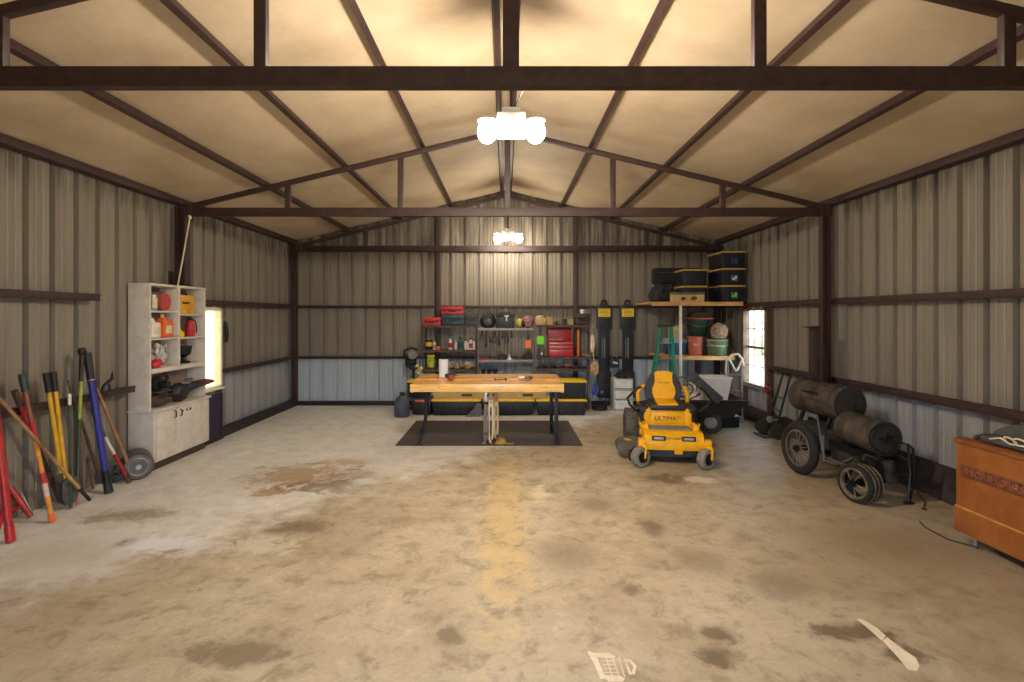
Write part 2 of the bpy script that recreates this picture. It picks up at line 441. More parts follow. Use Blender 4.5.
# ------------------------------------------------------------------ floor
m_floor = bpy.data.materials.new('worn_concrete'); m_floor.use_nodes = True
nt = m_floor.node_tree; N = nt.nodes; L = nt.links; b = N['Principled BSDF']
geo = N.new('ShaderNodeNewGeometry'); POS = geo.outputs['Position']
def noise(scale, detail=6, rough=.6, vec=None, dist=0):
    n = N.new('ShaderNodeTexNoise'); n.inputs['Scale'].default_value = scale; n.inputs['Detail'].default_value = detail
    n.inputs['Roughness'].default_value = rough; n.inputs['Distortion'].default_value = dist
    L.new(vec or POS, n.inputs['Vector']); return n
def rng(src, a, b_, c=0.0, d=1.0):
    r = N.new('ShaderNodeMapRange'); r.interpolation_type = 'SMOOTHSTEP'
    for i, v in enumerate((a, b_, c, d)): r.inputs[i+1].default_value = v
    L.new(src, r.inputs[0]); return r.outputs[0]
def mix(fac, a, col, blend='MIX'):
    x = N.new('ShaderNodeMixRGB'); x.blend_type = blend
    if isinstance(fac, float): x.inputs[0].default_value = fac
    else: L.new(fac, x.inputs[0])
    if isinstance(a, tuple): x.inputs[1].default_value = a
    else: L.new(a, x.inputs[1])
    if isinstance(col, tuple): x.inputs[2].default_value = col
    else: L.new(col, x.inputs[2])
    return x.outputs[0]
def mth(op, a, b_=None):
    x = N.new('ShaderNodeMath'); x.operation = op
    for i, v in enumerate((a, b_)):
        if v is None: continue
        if isinstance(v, (int, float)): x.inputs[i].default_value = v
        else: L.new(v, x.inputs[i])
    return x.outputs[0]
sep = N.new('ShaderNodeSeparateXYZ'); L.new(POS, sep.inputs[0]); X_, Y_ = sep.outputs[0], sep.outputs[1]
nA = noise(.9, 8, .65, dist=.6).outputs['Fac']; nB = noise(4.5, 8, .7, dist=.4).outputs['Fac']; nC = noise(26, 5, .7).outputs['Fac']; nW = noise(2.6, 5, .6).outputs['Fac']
c = mix(rng(nA, .3, .7), rgb(172, 154, 128), rgb(196, 181, 156))
c = mix(mth('MULTIPLY', rng(nB, .48, .68), .7), c, rgb(138, 120, 96))
nD = noise(11, 7, .75, dist=.8).outputs['Fac']
c = mix(mth('MULTIPLY', rng(nD, .52, .68), .38), c, rgb(128, 110, 86))
c = mix(mth('MULTIPLY', rng(nD, .44, .3), .45), c, rgb(214, 200, 176))
c = mix(mth('MULTIPLY', rng(nB, .45, .28), .5), c, rgb(222, 208, 182))
c = mix(mth('MULTIPLY', rng(nC, .52, .75), .35), c, rgb(116, 100, 78))
c = mix(mth('MULTIPLY', rng(mth('ADD', X_, mth('MULTIPLY', nW, 1.5)), 1.6, 4.2), .45), c, rgb(138, 118, 92))  # browner to the right: light falloff put into the colour
# paler floor tone along the left wall and at the far end
edge = mth('ADD', mth('SUBTRACT', mth('MULTIPLY', mth('SUBTRACT', Y_, 5.57), .82), mth('ADD', X_, 1.85)), mth('MULTIPLY', mth('SUBTRACT', nW, .5), 2.2))
pale = mix(rng(nB, .35, .7), rgb(236, 233, 228), rgb(216, 210, 200))
c = mix(mth('MULTIPLY', rng(edge, -.5, .6), .92), c, pale)
def blotch(px, py, rx, ry, col, k, soft=.3):
    global c
    p = G(px, py)
    dx = mth('DIVIDE', mth('SUBTRACT', X_, p.x), rx); dy = mth('DIVIDE', mth('SUBTRACT', Y_, p.y), ry)
    d = mth('SQRT', mth('ADD', mth('MULTIPLY', dx, dx), mth('MULTIPLY', dy, dy)))
    d = mth('ADD', d, mth('ADD', mth('MULTIPLY', mth('SUBTRACT', nB, .5), 3.2), mth('MULTIPLY', mth('SUBTRACT', nD, .5), 1.6)))
    c = mix(mth('MULTIPLY', rng(d, 1.1, soft), min(1.0, k*1.3)), c, col)
dk = rgb(112, 96, 74); rs = rgb(166, 128, 80)
for a in ((300, 476, .8, .6, rs, .6), (270, 492, .22, .22, rs, .6), (345, 462, .5, .22, rs, .45), (330, 486, .6, .3, dk, .5), (355, 474, .5, .3, dk, .35),
          (300, 526, .35, .22, dk, .6), (128, 515, .5, .25, rgb(150, 126, 92), .6), (125, 543, .12, .12, rgb(96, 82, 62), .7), (240, 652, .42, .16, dk, .6), (450, 637, .1, .13, dk, .6),
          (653, 527, .14, .26, dk, .65), (632, 590, .1, .1, dk, .6), (718, 634, .14, .12, dk, .7), (720, 655, .16, .12, dk, .7), (855, 632, .3, .12, dk, .75), (905, 655, .16, .08, dk, .7),
          (672, 479, .45, .25, rgb(100, 86, 66), .7), (565, 555, .3, .3, dk, .35), (780, 585, .3, .25, dk, .4), (700, 560, .25, .3, dk, .35), (596, 505, .2, .25, dk, .4),
          (700, 480, .28, .14, rgb(210, 200, 182), .7), (540, 493, .12, .3, rgb(222, 206, 172), .6), (900, 545, .8, .5, rgb(136, 116, 88), .4),
          (505, 510, .28, 2.3, rgb(210, 178, 112), .45), (160, 545, .5, .25, rgb(240, 240, 246), .5), (245, 545, .5, .2, rgb(214, 206, 192), .5), (60, 555, .5, .4, rgb(204, 194, 172), .6)):
    blotch(*a)
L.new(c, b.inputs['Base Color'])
b.inputs['Roughness'].default_value = .5
L.new(rng(nB, .3, .7, .42, .62), b.inputs['Roughness'])
bp = N.new('ShaderNodeBump'); bp.inputs['Strength'].default_value = .25; bp.inputs['Distance'].default_value = .012
L.new(mth('ADD', nB, mth('MULTIPLY', nC, .5)), bp.inputs['Height']); L.new(bp.outputs[0], b.inputs['Normal'])
m_resid = mat('white_paint_residue', (226, 212, 186), .7, var=.06)
mb = MB(); mb.quad((-5, -3, 0), (5, -3, 0), (5, 12, 0), (-5, 12, 0))
mb.mi = 1
def patch(pts, z=.0015): mb.poly([(G(x, y).x, G(x, y).y, z) for x, y in pts])
# curved white scrape on the right of the floor
patch([(856.5, 619), (862, 619.5), (870, 624), (878, 629), (886, 636), (882, 641), (874, 634), (866, 627)])
patch([(883, 641), (887, 637), (898, 646), (907, 652), (916, 658), (919.5, 666), (917, 671), (908, 670), (901, 661), (891, 650)])
# white gridded patch at the front edge
patch([(587, 651), (594, 653), (609, 653), (616, 657), (612, 658.5), (597, 657.5)])
patch([(587, 651), (597, 657.5), (601, 667), (606, 679), (600, 679), (594, 664)])
patch([(606, 679), (604, 675), (621, 676), (625, 679), (623, 682), (608, 682)])
for x0, x1 in ((605, 611), (611.5, 617.5), (618, 623)):
    patch([(x0, 657), (x0+1.2, 657), (x1+2.2, 677), (x1+1, 677)])
for y in (660.5, 664.5, 668.5, 672.5):
    o = (y-657)*.3
    patch([(600+o, y), (614+o, y), (614.2+o, y+.8), (600.2+o, y+.8)])
patch([(624, 659), (631, 660), (636.5, 666), (635, 674.5), (629, 675), (631, 673), (633.5, 667), (629.5, 662)])
patch([(624, 659), (629.5, 662), (631, 673), (629, 675)][:2]+[(626.5, 662), (631.5, 673.5), (629, 675)])
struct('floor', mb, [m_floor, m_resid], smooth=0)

# outside
mb = MB(); mb.quad((-60, -60, -.12), (60, -60, -.12), (60, 60, -.12), (-60, 60, -.12))
struct('ground', mb, mat('dry_lawn', (196, 184, 148), .9, var=.12, scale=1.5), smooth=0)

for i, (x, y, h_, lb) in enumerate(((17, 20, 5.2, 'pale green tree outside the right window, farther one'), (15, 27, 6.0, 'pale green tree outside the right window, nearer the barn corner'), (22, 36, 7.0, 'tall pale tree far outside the right window'))):
    t = thing('tree', lb, 'tree', (x, y, -.12), 0, 'trees outside the right window')
    mb = MB(); mb.tube([(0, 0, 0), (.1, 0, h_*.3), (0, .1, h_*.6)], [.22, .16, .1], 9); obj('trunk', mb, m_brown, t)
    mb = MB(); random.seed(i)
    for k in range(9): mb.ball((random.uniform(-1.6, 1.6), random.uniform(-1.6, 1.6), h_*(.2+.08*k)), (2.6, 2.6, 2.1), 3, .5, 3, k)
    obj('crown', mb, mat('pale_leaves', (204, 208, 190), .9, var=.2, scale=5), t)

# ------------------------------------------------------------------ ceiling lights
def lens(name, k):
    m = bpy.data.materials.new(name); m.use_nodes = True
    b = m.node_tree.nodes['Principled BSDF']; b.inputs['Base Color'].default_value = (1, .95, .85, 1)
    b.inputs['Emission Color'].default_value = (1, .88, .70, 1); b.inputs['Emission Strength'].default_value = k
    return m
LAMP = 570.0
m_lens = lens('lit_lens', LAMP); m_lens_far = lens('lit_lens_far', LAMP*.3)
def ceiling_light(y, label, cable):
    t = thing('ceiling_light', label, 'light', (.045, y, 3.4), 0, 'twin lamp lights under the ridge')
    mb = MB(); mb.box((0, 0, .15), (.24, .12, .2), None, .012); mb.box((0, 0, .27), (.16, .1, .05), None, .01)
    obj('housing', mb, m_whitep, t)
    mb = MB(); mb.cyl((0, 0, .29), (0, 0, RZ-3.4-.05), .012, n=10); mb.cyl((0, 0, RZ-3.4-.09), (0, 0, RZ-3.4-.05), .05, n=14); obj('hanger', mb, m_steel, t)
    for sg in (-1, 1):
        mb = MB(); mb.tube([(sg*.11, 0, .16), (sg*.17, -.01, .19), (sg*.205, -.018, .205)], .018, 8)
        for q in (0, 1): mb.lathe([(.015, .106-.003*q), (.045, .1-.003*q), (.066, .092-.003*q), (.08, .078)], (sg*.205, -.018, .105), (0, 0, 1), 20, cap=(q == 0))  # dish over the bulb, shaped to cut light on the ceiling above
        hd = obj('lamp_head', mb, m_whitep, t)
        mb = MB(); mb.ball((sg*.205, -.018, .09), (.16, .16, .19), 3); obj('bulb', mb, m_lens if cable else m_lens_far, hd)
    if cable:
        mb = MB(); mb.tube([(.02, 0, .3), (.1, -.2, .38), (.16, -.6, .34), (.18, -1.0, .14), (.2, 3.25-y+.06, .06)], .008, 6); obj('cable', mb, m_blackm, t)
    return t
ceiling_light(4.5, 'near twin lamp light hanging between the first two trusses', True)
ceiling_light(10.7, 'far twin lamp light hanging close to the back wall', False)

# ------------------------------------------------------------------ back wall: three shelving units and what stands on them
YSF, YSB = 10.92, 11.36                      # front and back posts of the shelves
YI = 11.1                                    # where most small things stand
def wx(px, D=YSF): return (px-VX)*D/F
def hz(py, D=YSF): return H-(py-VY)*D/F
m_shelfdk = mat('brown_shelf_board', (84, 64, 52), .65, var=.2)
m_shelfgr = mat('grey_wire_shelf', (150, 142, 134), .5, .2)
m_postgr = mat('grey_post', (112, 104, 98), .5, .2)
def shelving(label, x0, x1, levels, pm, sm, zt):
    t = thing('shelving_unit', label, 'shelves', ((x0+x1)/2, (YSF+YSB)/2, 0), 0, 'shelving units along the back wall')
    hx = (x1-x0)/2; hy = (YSB-YSF)/2
    for sx in (-1, 1):
        for sy in (-1, 1):
            mb = MB(); mb.box((sx*(hx-.014), sy*hy, zt/2), (.026, .008, zt)); mb.box((sx*(hx-.003), sy*(hy-.016), zt/2), (.006, .034, zt)); obj('post', mb, pm, t)
    for z in levels:
        mb = MB(); mb.box((0, 0, z-.012), (2*hx-.05, 2*hy-.01, .02), None, .003)
        mb.box((0, -hy, z-.022), (2*hx-.04, .012, .045)); mb.box((0, hy, z-.022), (2*hx-.04, .012, .045)); obj('shelf', mb, sm, t)
    for sx in (-1, 1):
        mb = MB(); mb.bar((sx*(hx-.005), -hy, .3), (sx*(hx-.005), hy, .9), .004, .02); mb.bar((sx*(hx-.005), hy, .9), (sx*(hx-.005), -hy, 1.5), .004, .02); obj('brace', mb, pm, t)
    return t
ZL = (1.738, 1.232, .838, .16); ZM = (1.686, 1.032, .66, .16); ZR = (1.748, 1.088, .85, .16)
shelving('brown metal shelving unit on the left with red cases on top', wx(422), wx(476.5), ZL, m_shadowbox, m_shelfdk, 1.75)
shelving('grey metal shelving unit in the middle with tools hanging under its top shelf', wx(477.5), wx(534), ZM, m_postgr, m_shelfgr, 1.71)
shelving('brown metal shelving unit on the right holding the red tool chest', wx(535), wx(591), ZR, m_postgr, m_shelfdk, 1.80)

def hard_case(px0, px1, z, h, label, m, m2, D=YI, dp=.3, name='tool_case', cat='case'):
    x0, x1 = wx(px0, D), wx(px1, D); w = x1-x0
    t = thing(name, label, cat, ((x0+x1)/2, D+dp/2-.1, z))
    mb = MB(); mb.box((0, 0, h*.27), (w, dp, h*.52), None, .018); obj('case_body', mb, m, t)
    mb = MB(); mb.box((0, 0, h*.77), (w, dp, h*.44), None, .018); mb.box((0, -dp/2-.002, h*.77), (w*.7, .012, h*.2), None, .004); obj('lid', mb, m, t)
    mb = MB(); mb.tube([(-w*.16, -dp/2, h*.42), (-w*.15, -dp/2-.035, h*.42), (w*.15, -dp/2-.035, h*.42), (w*.16, -dp/2, h*.42)], .011, 8); obj('handle', mb, m2, t)
    for sx in (-1, 1):
        mb = MB(); mb.box((sx*w*.32, -dp/2-.006, h*.52), (w*.1, .014, h*.3), None, .003); obj('latch', mb, m2, t)
    return t
hard_case(423.5, 441, ZL[0], .17, 'red plastic tool case at the left end of the top shelf', m_redp, m_black)
hard_case(442, 464.5, ZL[0]+.0, .235, 'dark teal tool case under a red case on the top shelf', m_teal, m_black, D=YI+.02) .location.y += .07
hard_case(441, 463.5, ZL[0]+.235, .16, 'red tool case lying on the dark teal case', m_redp, m_black, D=YI+.02).location.y += .07
hard_case(465, 478, ZL[0], .27, 'dark grey upright case right of the dark teal case', m_dgrey, m_black)

def bottle(px, z, h, r, body, cap, label, neck=.45, D=YI, band=None, name='bottle', group='bottles on the left shelving unit'):
    t = thing(name, label, 'bottle', (wx(px, D), D, z), 0, group)
    mb = MB(); mb.lathe([(r*.94, 0), (r, .008), (r, h*.62), (r*.85, h*.72), (r*neck, h*.8), (r*neck, h*.86)], n=16); obj('bottle_body', mb, body, t)
    mb = MB(); mb.lathe([(r*(neck+.08), h*.85), (r*(neck+.08), h*.97), (r*neck*.8, h)], n=14); obj('cap', mb, cap, t)
    if band:
        mb = MB(); mb.lathe([(r*1.02, h*.15), (r*1.02, h*.52)], n=16, cap=False); obj('paper_label', mb, band, t)
    return t
m_wb = mat('white_bottle', (224, 220, 212), .4, var=.04)
bottle(450.5, ZL[1], .27, .042, m_wb, mat('cap_green', (30, 140, 84), .5), 'white bottle with a green cap, tallest on the left shelving unit', .55, band=m_redp)
bottle(456, ZL[1], .2, .03, m_wb, m_cream, 'slim white bottle beside the green capped bottle', .4)
bottle(460.3, ZL[1], .26, .04, mat('teal_bottle', (38, 120, 118), .4), m_black, 'teal bottle with a black cap on the middle of the shelf', .6, band=m_teal)
bottle(465.6, ZL[1], .22, .03, m_wb, m_brown, 'plain white bottle right of the teal bottle', .6)
bottle(468.0, ZL[1], .2, .026, m_cream, m_copper, 'small cream bottle between two white bottles', .5)
bottle(470.9, ZL[1], .25, .036, m_wb, m_purple, 'white bottle with a purple cap and red label', .6, band=mat('label_red', (160, 60, 70), .6))
bottle(474.0, ZL[1], .22, .027, m_wb, mat('cap_navy', (40, 40, 70), .5), 'white bottle with a navy cap at the shelf end', .6)
bottle(434.6, ZL[1], .2, .034, m_wb, m_tan, 'white bottle beside the yellow and black can', .5, band=m_tan)
# can, flat box, bag
t = thing('paint_can', 'yellow and black can at the left of the second shelf', 'can', (wx(429, YI), YI, ZL[1]))
mb = MB(); mb.lathe([(.07, 0), (.073, .01), (.073, .2), (.07, .21)], n=22); obj('can_body', mb, m_black, t)
mb = MB(); mb.lathe([(.075, .07), (.075, .16)], n=22, cap=False); obj('paper_label', mb, m_lidyel, t)
mb = MB(); mb.lathe([(.066, .205), (.066, .22), (.03, .222)], n=22); mb.torus((0, 0, .2), .078, .003, (0, 1, .2), 18, 5, 0, PI); obj('lid', mb, m_alu, t)
t = thing('small_box', 'flat orange red box beside the can on the left shelf', 'box', (wx(438.4, YI), YI-.06, ZL[1]))
mb = MB(); mb.box((0, 0, .03), (.1, .16, .06), None, .004); obj('box_body', mb, m_copper, t); mb = MB(); mb.box((0, 0, .068), (.104, .164, .016), None, .003); obj('lid', mb, m_orange, t)
t = thing('seed_bag', 'lime green and yellow bag on the lowest open shelf at left', 'bag', (wx(431, YI), YI, ZL[2]))
mb = MB(); mb.ball((0, 0, .12), (.19, .12, .27), 3, .12, 2, 3, flat=-.115); obj('bag_body', mb, mat('bag_lime', (150, 190, 60), .5, var=.3, scale=16), t)
mb = MB(); mb.box((0, 0, .255), (.16, .03, .05), None, .006); obj('rolled_top', mb, m_lidyel, t)
mb = MB(); mb.box((0.01, -.064, .09), (.09, .008, .09), None, .003); obj('paper_label', mb, m_lidyel, t)
# bits on the low left shelf
def lump(name, px, z, d, m, label, cat, D=YI, seed=1, m2=None, part='core'):
    t = thing(name, label, cat, (wx(px, D), D, z))
    mb = MB(); mb.ball((0, 0, d[2]*.42), d, 3, .35, 3.4, seed, flat=-d[2]*.42); obj(part, mb, m, t)
    if m2:
        mb = MB(); mb.tube([(-d[0]*.35, -d[1]*.3, d[2]*.3), (-d[0]*.1, -d[1]*.5, d[2]*.75), (d[0]*.2, -d[1]*.4, d[2]*.7), (d[0]*.4, -d[1]*.45, d[2]*.2)], .008, 6); obj('tie', mb, m2, t)
    return t
lump('rag_bundle', 448.5, ZL[2], (.17, .16, .17), m_tan, 'tan rag bundle beside the paper roll', 'rags', seed=4, m2=m_white)
lump('work_glove', 457.3, ZL[2], (.13, .14, .2), mat('suede_glove', (188, 164, 132), .9), 'pale suede work gloves in a heap', 'gloves', seed=9, m2=m_brown)
t = thing('bowl', 'yellow bowl with rope in it on the low left shelf', 'bowl', (wx(467.5, YI), YI-.02, ZL[2]))
mb = MB(); mb.lathe([(.05, 0), (.055, .006), (.105, .07), (.112, .085), (.1, .08), (.05, .02)], n=24); obj('bowl_body', mb, mat('bowl_yellow', (196, 178, 92), .5), t)
mb = MB()
for k in range(4): mb.torus((.01*k-.015, 0, .075+.014*k), .075-.008*k, .012, (.1*k, .15, 1), 18, 6)
obj('rope', mb, m_cream, t)
# middle unit, top
t = thing('tool_bag', 'round black tool bag with a loop handle on the middle unit', 'bag', (wx(488, YI), YI, ZM[0]))
mb = MB(); mb.ball((0, 0, .14), (.34, .24, .32), 4, .06, 2, 2, flat=-.14); obj('bag_body', mb, mat('black_nylon', (34, 34, 36), .8, scale=40), t)
mb = MB(); mb.torus((0, -.09, .19), .13, .014, (0, 1, .2), 22, 7, -.2, PI+.2); obj('handle', mb, m_blackm, t)
mb = MB(); mb.ball((0, -.115, .12), (.18, .05, .15), 3, .05, 2, 5); obj('front_pocket', mb, m_dgrey, t)
t = thing('tool_box', 'black tool box with a silver latch on the middle unit', 'box', (wx(505.2, YI), YI, ZM[0]))
mb = MB(); mb.box((0, 0, .12), (.385, .24, .24), None, .015); obj('box_body', mb, m_black, t)
mb = MB(); mb.box((0, 0, .27), (.4, .25, .06), None, .015); mb.bar((-.12, 0, .31), (.12, 0, .31), .03, .03, bev=.006); obj('lid', mb, m_black, t)
mb = MB(); mb.box((.03, -.13, .2), (.03, .012, .12), None, .003); mb.box((.03, -.131, .245), (.1, .012, .03), None, .003); obj('latch', mb, m_alu, t)
t = thing('drill_bag', 'yellow and pink striped soft bag at the right of the middle unit', 'bag', (wx(524.5, YI), YI, ZM[0]))
mb = MB(); mb.ball((-.1, 0, .09), (.16, .18, .2), 3, .25, 3, 4, flat=-.09); obj('yellow_side', mb, mat('bag_yellow', (190, 170, 70), .8), t)
mb = MB(); mb.ball((.06, 0, .12), (.26, .2, .26), 3, .25, 3, 8, flat=-.12); obj('pink_side', mb, mat('bag_pink', (150, 104, 110), .8, var=.3, scale=14), t)
mb = MB(); mb.ball((-.03, -.08, .09), (.09, .06, .14), 3, .2, 3, 1); obj('black_pocket', mb, m_black, t)
# hanging hand tools under the top shelf of the middle unit
HT = [(482.2, .17, 0), (486.2, .27, 1), (490.8, .2, 2), (494.8, .22, 0), (499, .24, 1), (503.2, .13, 2), (506.8, .21, 0), (511.5, .12, 1)]
HN = ['short black pliers hanging leftmost under the middle top shelf', 'long dark file hanging second from the left under the shelf', 'dark broad snips hanging third under the middle top shelf',
      'dark clamp pliers hanging next to the broad snips', 'long dark file hanging near the middle of the row', 'short dark snips hanging right of the long file', 'dark clamp pliers with broad handles hanging near the right', 'short dark file hanging rightmost in the row']
for (px, ln, kd), lb in zip(HT, HN):
    zt = ZM[0]-.045; x = wx(px, YSF+.02); ln *= 1.3
    t = thing(('pliers', 'metal_file', 'tin_snips')[kd], lb, 'tool', (x, YSF+.014, zt), 0, 'tools hanging under the middle top shelf')
    mb = MB()
    if kd == 0:
        mb.box((0, 0, -ln*.2), (.06, .016, ln*.35), None, .005, taper=(.6, 1)); obj('jaw', mb, m_blackm, t)
        for sx in (-1, 1):
            mb = MB(); mb.tube([(sx*.006, 0, -ln*.36), (sx*.032, 0, -ln*.6), (sx*.024, 0, -ln)], .015, 8); obj('handle', mb, m_dgrey, t)
    elif kd == 1:
        mb.box((0, 0, -ln*.68), (.05, .008, ln*.64), None, .002); obj('blade', mb, m_blackm, t)
        mb = MB(); mb.lathe([(.008, 0), (.017, -.02), (.018, -ln*.28), (.01, -ln*.38)], n=12); obj('handle', mb, m_brown, t)
    else:
        for sx in (-1, 1):
            mb = MB(); mb.box((sx*.018, 0, -ln*.75), (.045, .012, ln*.5), (0, sx*.06, 0), .003); obj('blade', mb, m_blackm, t)
            mb = MB(); mb.torus((sx*.022, 0, -ln*.25), .025, .007, (0, 1, 0), 16, 6); obj('handle', mb, m_dgrey, t)
def tagcard(px0, px1, py0, py1, m, label, cord):
    D = YSF-.02; x0, x1, z1, z0 = wx(px0, D), wx(px1, D), hz(py0, D), hz(py1, D); xm = (x0+x1)/2
    t = thing('hanging_tag', label, 'tag', (xm, D, z0))
    mb = MB(); h = z1-z0; w = x1-x0
    mb.prism([(-w/2, 0), (w/2, 0), (w/2, h*.85), (w*.3, h), (-w*.3, h), (-w/2, h*.85)], .008, FRONT); obj('card', mb, m, t)
    mb = MB(); mb.box((0, .004, (h*.97+cord-z0)/2), (.03, .006, cord-z0-h*.9), None, .001); obj('strap', mb, m_blackm, t)
tagcard(525, 531, 340, 347.8, mat('tag_orange', (255, 118, 30), .5, var=.03), 'orange tag hanging on a black strap from the middle unit', ZM[0]-.04)
tagcard(537.2, 543.6, 335.8, 344.2, mat('tag_green', (120, 236, 28), .5, var=.03), 'bright green tag hanging beside the red tool chest', ZR[0]-.04)
# middle unit, second shelf
t = thing('ratchet_strap', 'red ratchet strap lying on the middle shelf', 'strap', (wx(486, YI), YI-.1, ZM[1]))
mb = MB(); mb.box((0, 0, .012), (.27, .05, .02), None, .006); mb.box((-.04, .03, .03), (.16, .04, .02), (0, 0, .2), .006); obj('webbing', mb, m_red, t)
mb = MB(); mb.box((.1, -.01, .035), (.08, .05, .035), None, .008); obj('buckle', mb, m_blackm, t)
hard_case(497, 506.5, ZM[1], .1, 'small black case on the second shelf of the middle unit', m_black, m_dgrey, dp=.2)
t = thing('funnel', 'white plastic funnel on the middle shelf', 'funnel', (wx(509.2, YI), YI-.1, ZM[1]))
mb = MB(); mb.lathe([(.05, 0), (.052, .006), (.016, .07), (.011, .12), (.009, .12), (.013, .07), (.046, .008)], n=18); obj('cone', mb, m_whitep, t)
mb = MB(); mb.torus((.058, 0, .01), .013, .003, (0, 0, 1), 12, 5); obj('handle', mb, m_whitep, t)
lump('cable_coil', 518, ZM[1], (.15, .14, .07), m_alu, 'grey cable coil on the middle shelf', 'cable', seed=5, m2=m_blackm)
lump('angle_grinder', 527.5, ZM[1], (.2, .13, .12), m_dgrey, 'dark grey angle grinder under the orange tag', 'tool', seed=3, m2=m_blackm, part='motor_body')
# middle unit, low shelf: wire basket and round-headed tools
t = thing('wire_basket', 'grey wire basket on the low middle shelf', 'basket', (wx(519.5, YI), YI+.02, ZM[2]))
mb = MB()
for z, rr in ((.0, .2), (.11, .23), (.22, .26)): mb.tube([(-rr, -.1, z+.005), (rr, -.1, z+.005), (rr, .12, z+.005), (-rr, .12, z+.005)], .006, 5, closed=True)
for k in range(13):
    f = -1+2*k/12; mb.tube([(f*.2, -.1, .005), (f*.26, -.1, .225)], .004, 5); mb.tube([(f*.2, .12, .005), (f*.26, .12, .225)], .004, 5)
obj('wires', mb, m_alu, t)
mb = MB()
for sx in (-1, 1): mb.torus((sx*.262, .01, .225), .05, .006, (1, 0, 0), 14, 5, 0, PI)
obj('handle', mb, m_alu, t)
for i, px in enumerate((483.5, 489.5, 495.5)):
    t = thing('sander', ('black round sander leftmost on the low middle shelf', 'black round sander between its two neighbours on the low shelf', 'black round sander left of the wire basket')[i], 'tool', (wx(px, YI), YI-.05, ZM[2]), 0, 'round black sanders')
    mb = MB(); mb.lathe([(.05, 0), (.052, .02), (.042, .03), (.04, .1), (.05, .13), (.035, .16), (.01, .168)], n=18); obj('motor_body', mb, m_black, t)
    mb = MB(); mb.lathe([(.054, .0), (.054, .012)], n=18); obj('pad', mb, m_alu, t)
# right unit, top row
t = thing('basket', 'tan wicker basket on top of the right unit', 'basket', (wx(540.2, YI), YI, ZR[0]))
mb = MB(); mb.box((0, 0, .075), (.2, .16, .15), None, .012, taper=(1.08, 1.08)); obj('woven_side', mb, mat('wicker', (196, 166, 116), .8, var=.25, scale=40), t)
mb = MB(); mb.ball((0, 0, .16), (.17, .13, .08), 3, .3, 4, 2); obj('contents', mb, m_tan, t)
t = thing('cardboard_box', 'small cardboard box beside the wicker basket', 'box', (wx(549.4, YI), YI, ZR[0]))
mb = MB(); mb.box((0, 0, .085), (.125, .15, .17), None, .003); obj('carton', mb, m_card, t)
mb = MB(); mb.box((-.03, -.01, .174), (.064, .15, .004), (0, -.2, 0)); mb.box((.03, -.01, .174), (.064, .15, .004), (0, .2, 0)); obj('flap', mb, m_card, t)
lump('fitting_heap', 557, ZR[0], (.1, .1, .09), m_rust, 'small rusty heap of fittings on the right unit', 'fittings', seed=6, m2=m_alu)
t = thing('paint_tin', 'small brown tin standing on the right unit', 'tin', (wx(564.6, YI), YI, ZR[0]))
mb = MB(); mb.lathe([(.04, 0), (.04, .13), (.036, .132)], n=18); obj('tin_body', mb, m_brown, t); mb = MB(); mb.lathe([(.041, .13), (.041, .145), (.03, .147)], n=18); obj('lid', mb, m_alu, t)
t = thing('small_box', 'small tan box left of the brown case', 'box', (wx(570.4, YI), YI, ZR[0]))
mb = MB(); mb.box((0, 0, .05), (.1, .12, .1), None, .004); obj('box_body', mb, m_tan, t); mb = MB(); mb.box((0, 0, .108), (.106, .126, .016), None, .003); obj('lid', mb, m_card, t)
hard_case(575, 589.5, ZR[0], .24, 'brown case at the right end of the right unit', m_shadowbox, m_blackm, dp=.28)
t = thing('cup', 'white cup standing on the brown case', 'cup', (wx(582.7, YI), YI+.02, ZR[0]+.239))
mb = MB(); mb.lathe([(.04, 0), (.05, .085), (.046, .085), (.037, .006)], n=18); obj('cup_body', mb, m_whitep, t); mb = MB(); mb.torus((.055, 0, .045), .022, .006, (0, 1, 0), 14, 6); obj('handle', mb, m_whitep, t)
# red tool chest
D = YSF+.02; x0, x1 = wx(548.5, D), wx(573.5, D); z0 = ZR[1]; hw = (x1-x0)/2
t = thing('tool_chest', 'red steel tool chest with its lid up on the right shelving unit', 'tool chest', ((x0+x1)/2, D+.16, z0))
mb = MB(); mb.box((0, 0, .155), (2*hw, .3, .31), None, .008); mb.box((0, -.152, .24), (2*hw-.03, .008, .05)); obj('cabinet', mb, m_red, t)
for k, zz in enumerate((.265, .19, .075)):
    hh = (.055, .06, .125)[k]
    mb = MB(); mb.box((0, -.156, zz), (2*hw-.035, .018, hh), None, .004); dr = obj('drawer', mb, m_red, t)
    mb = MB(); mb.box((0, -.168, zz+hh/2-.008), (2*hw-.06, .012, .011), None, .002); obj('pull', mb, m_alu, dr)
mb = MB(); mb.box((0, .12, .46), (2*hw-.01, .06, .3), None, .01); mb.box((0, .085, .59), (2*hw-.01, .1, .035), None, .008); obj('lid', mb, m_red, t)
mb = MB(); mb.box((0, .02, .6), (2*hw-.04, .09, .05), None, .01); obj('dark_tray', mb, m_brown, t)
mb = MB(); mb.box((-.09, .085, .36), (.3, .012, .05), None, .004); obj('name_plate', mb, m_tan, t)
mb = MB(); mb.box((.16, -.165, .285), (.1, .004, .012)); obj('badge', mb, m_alu, t)
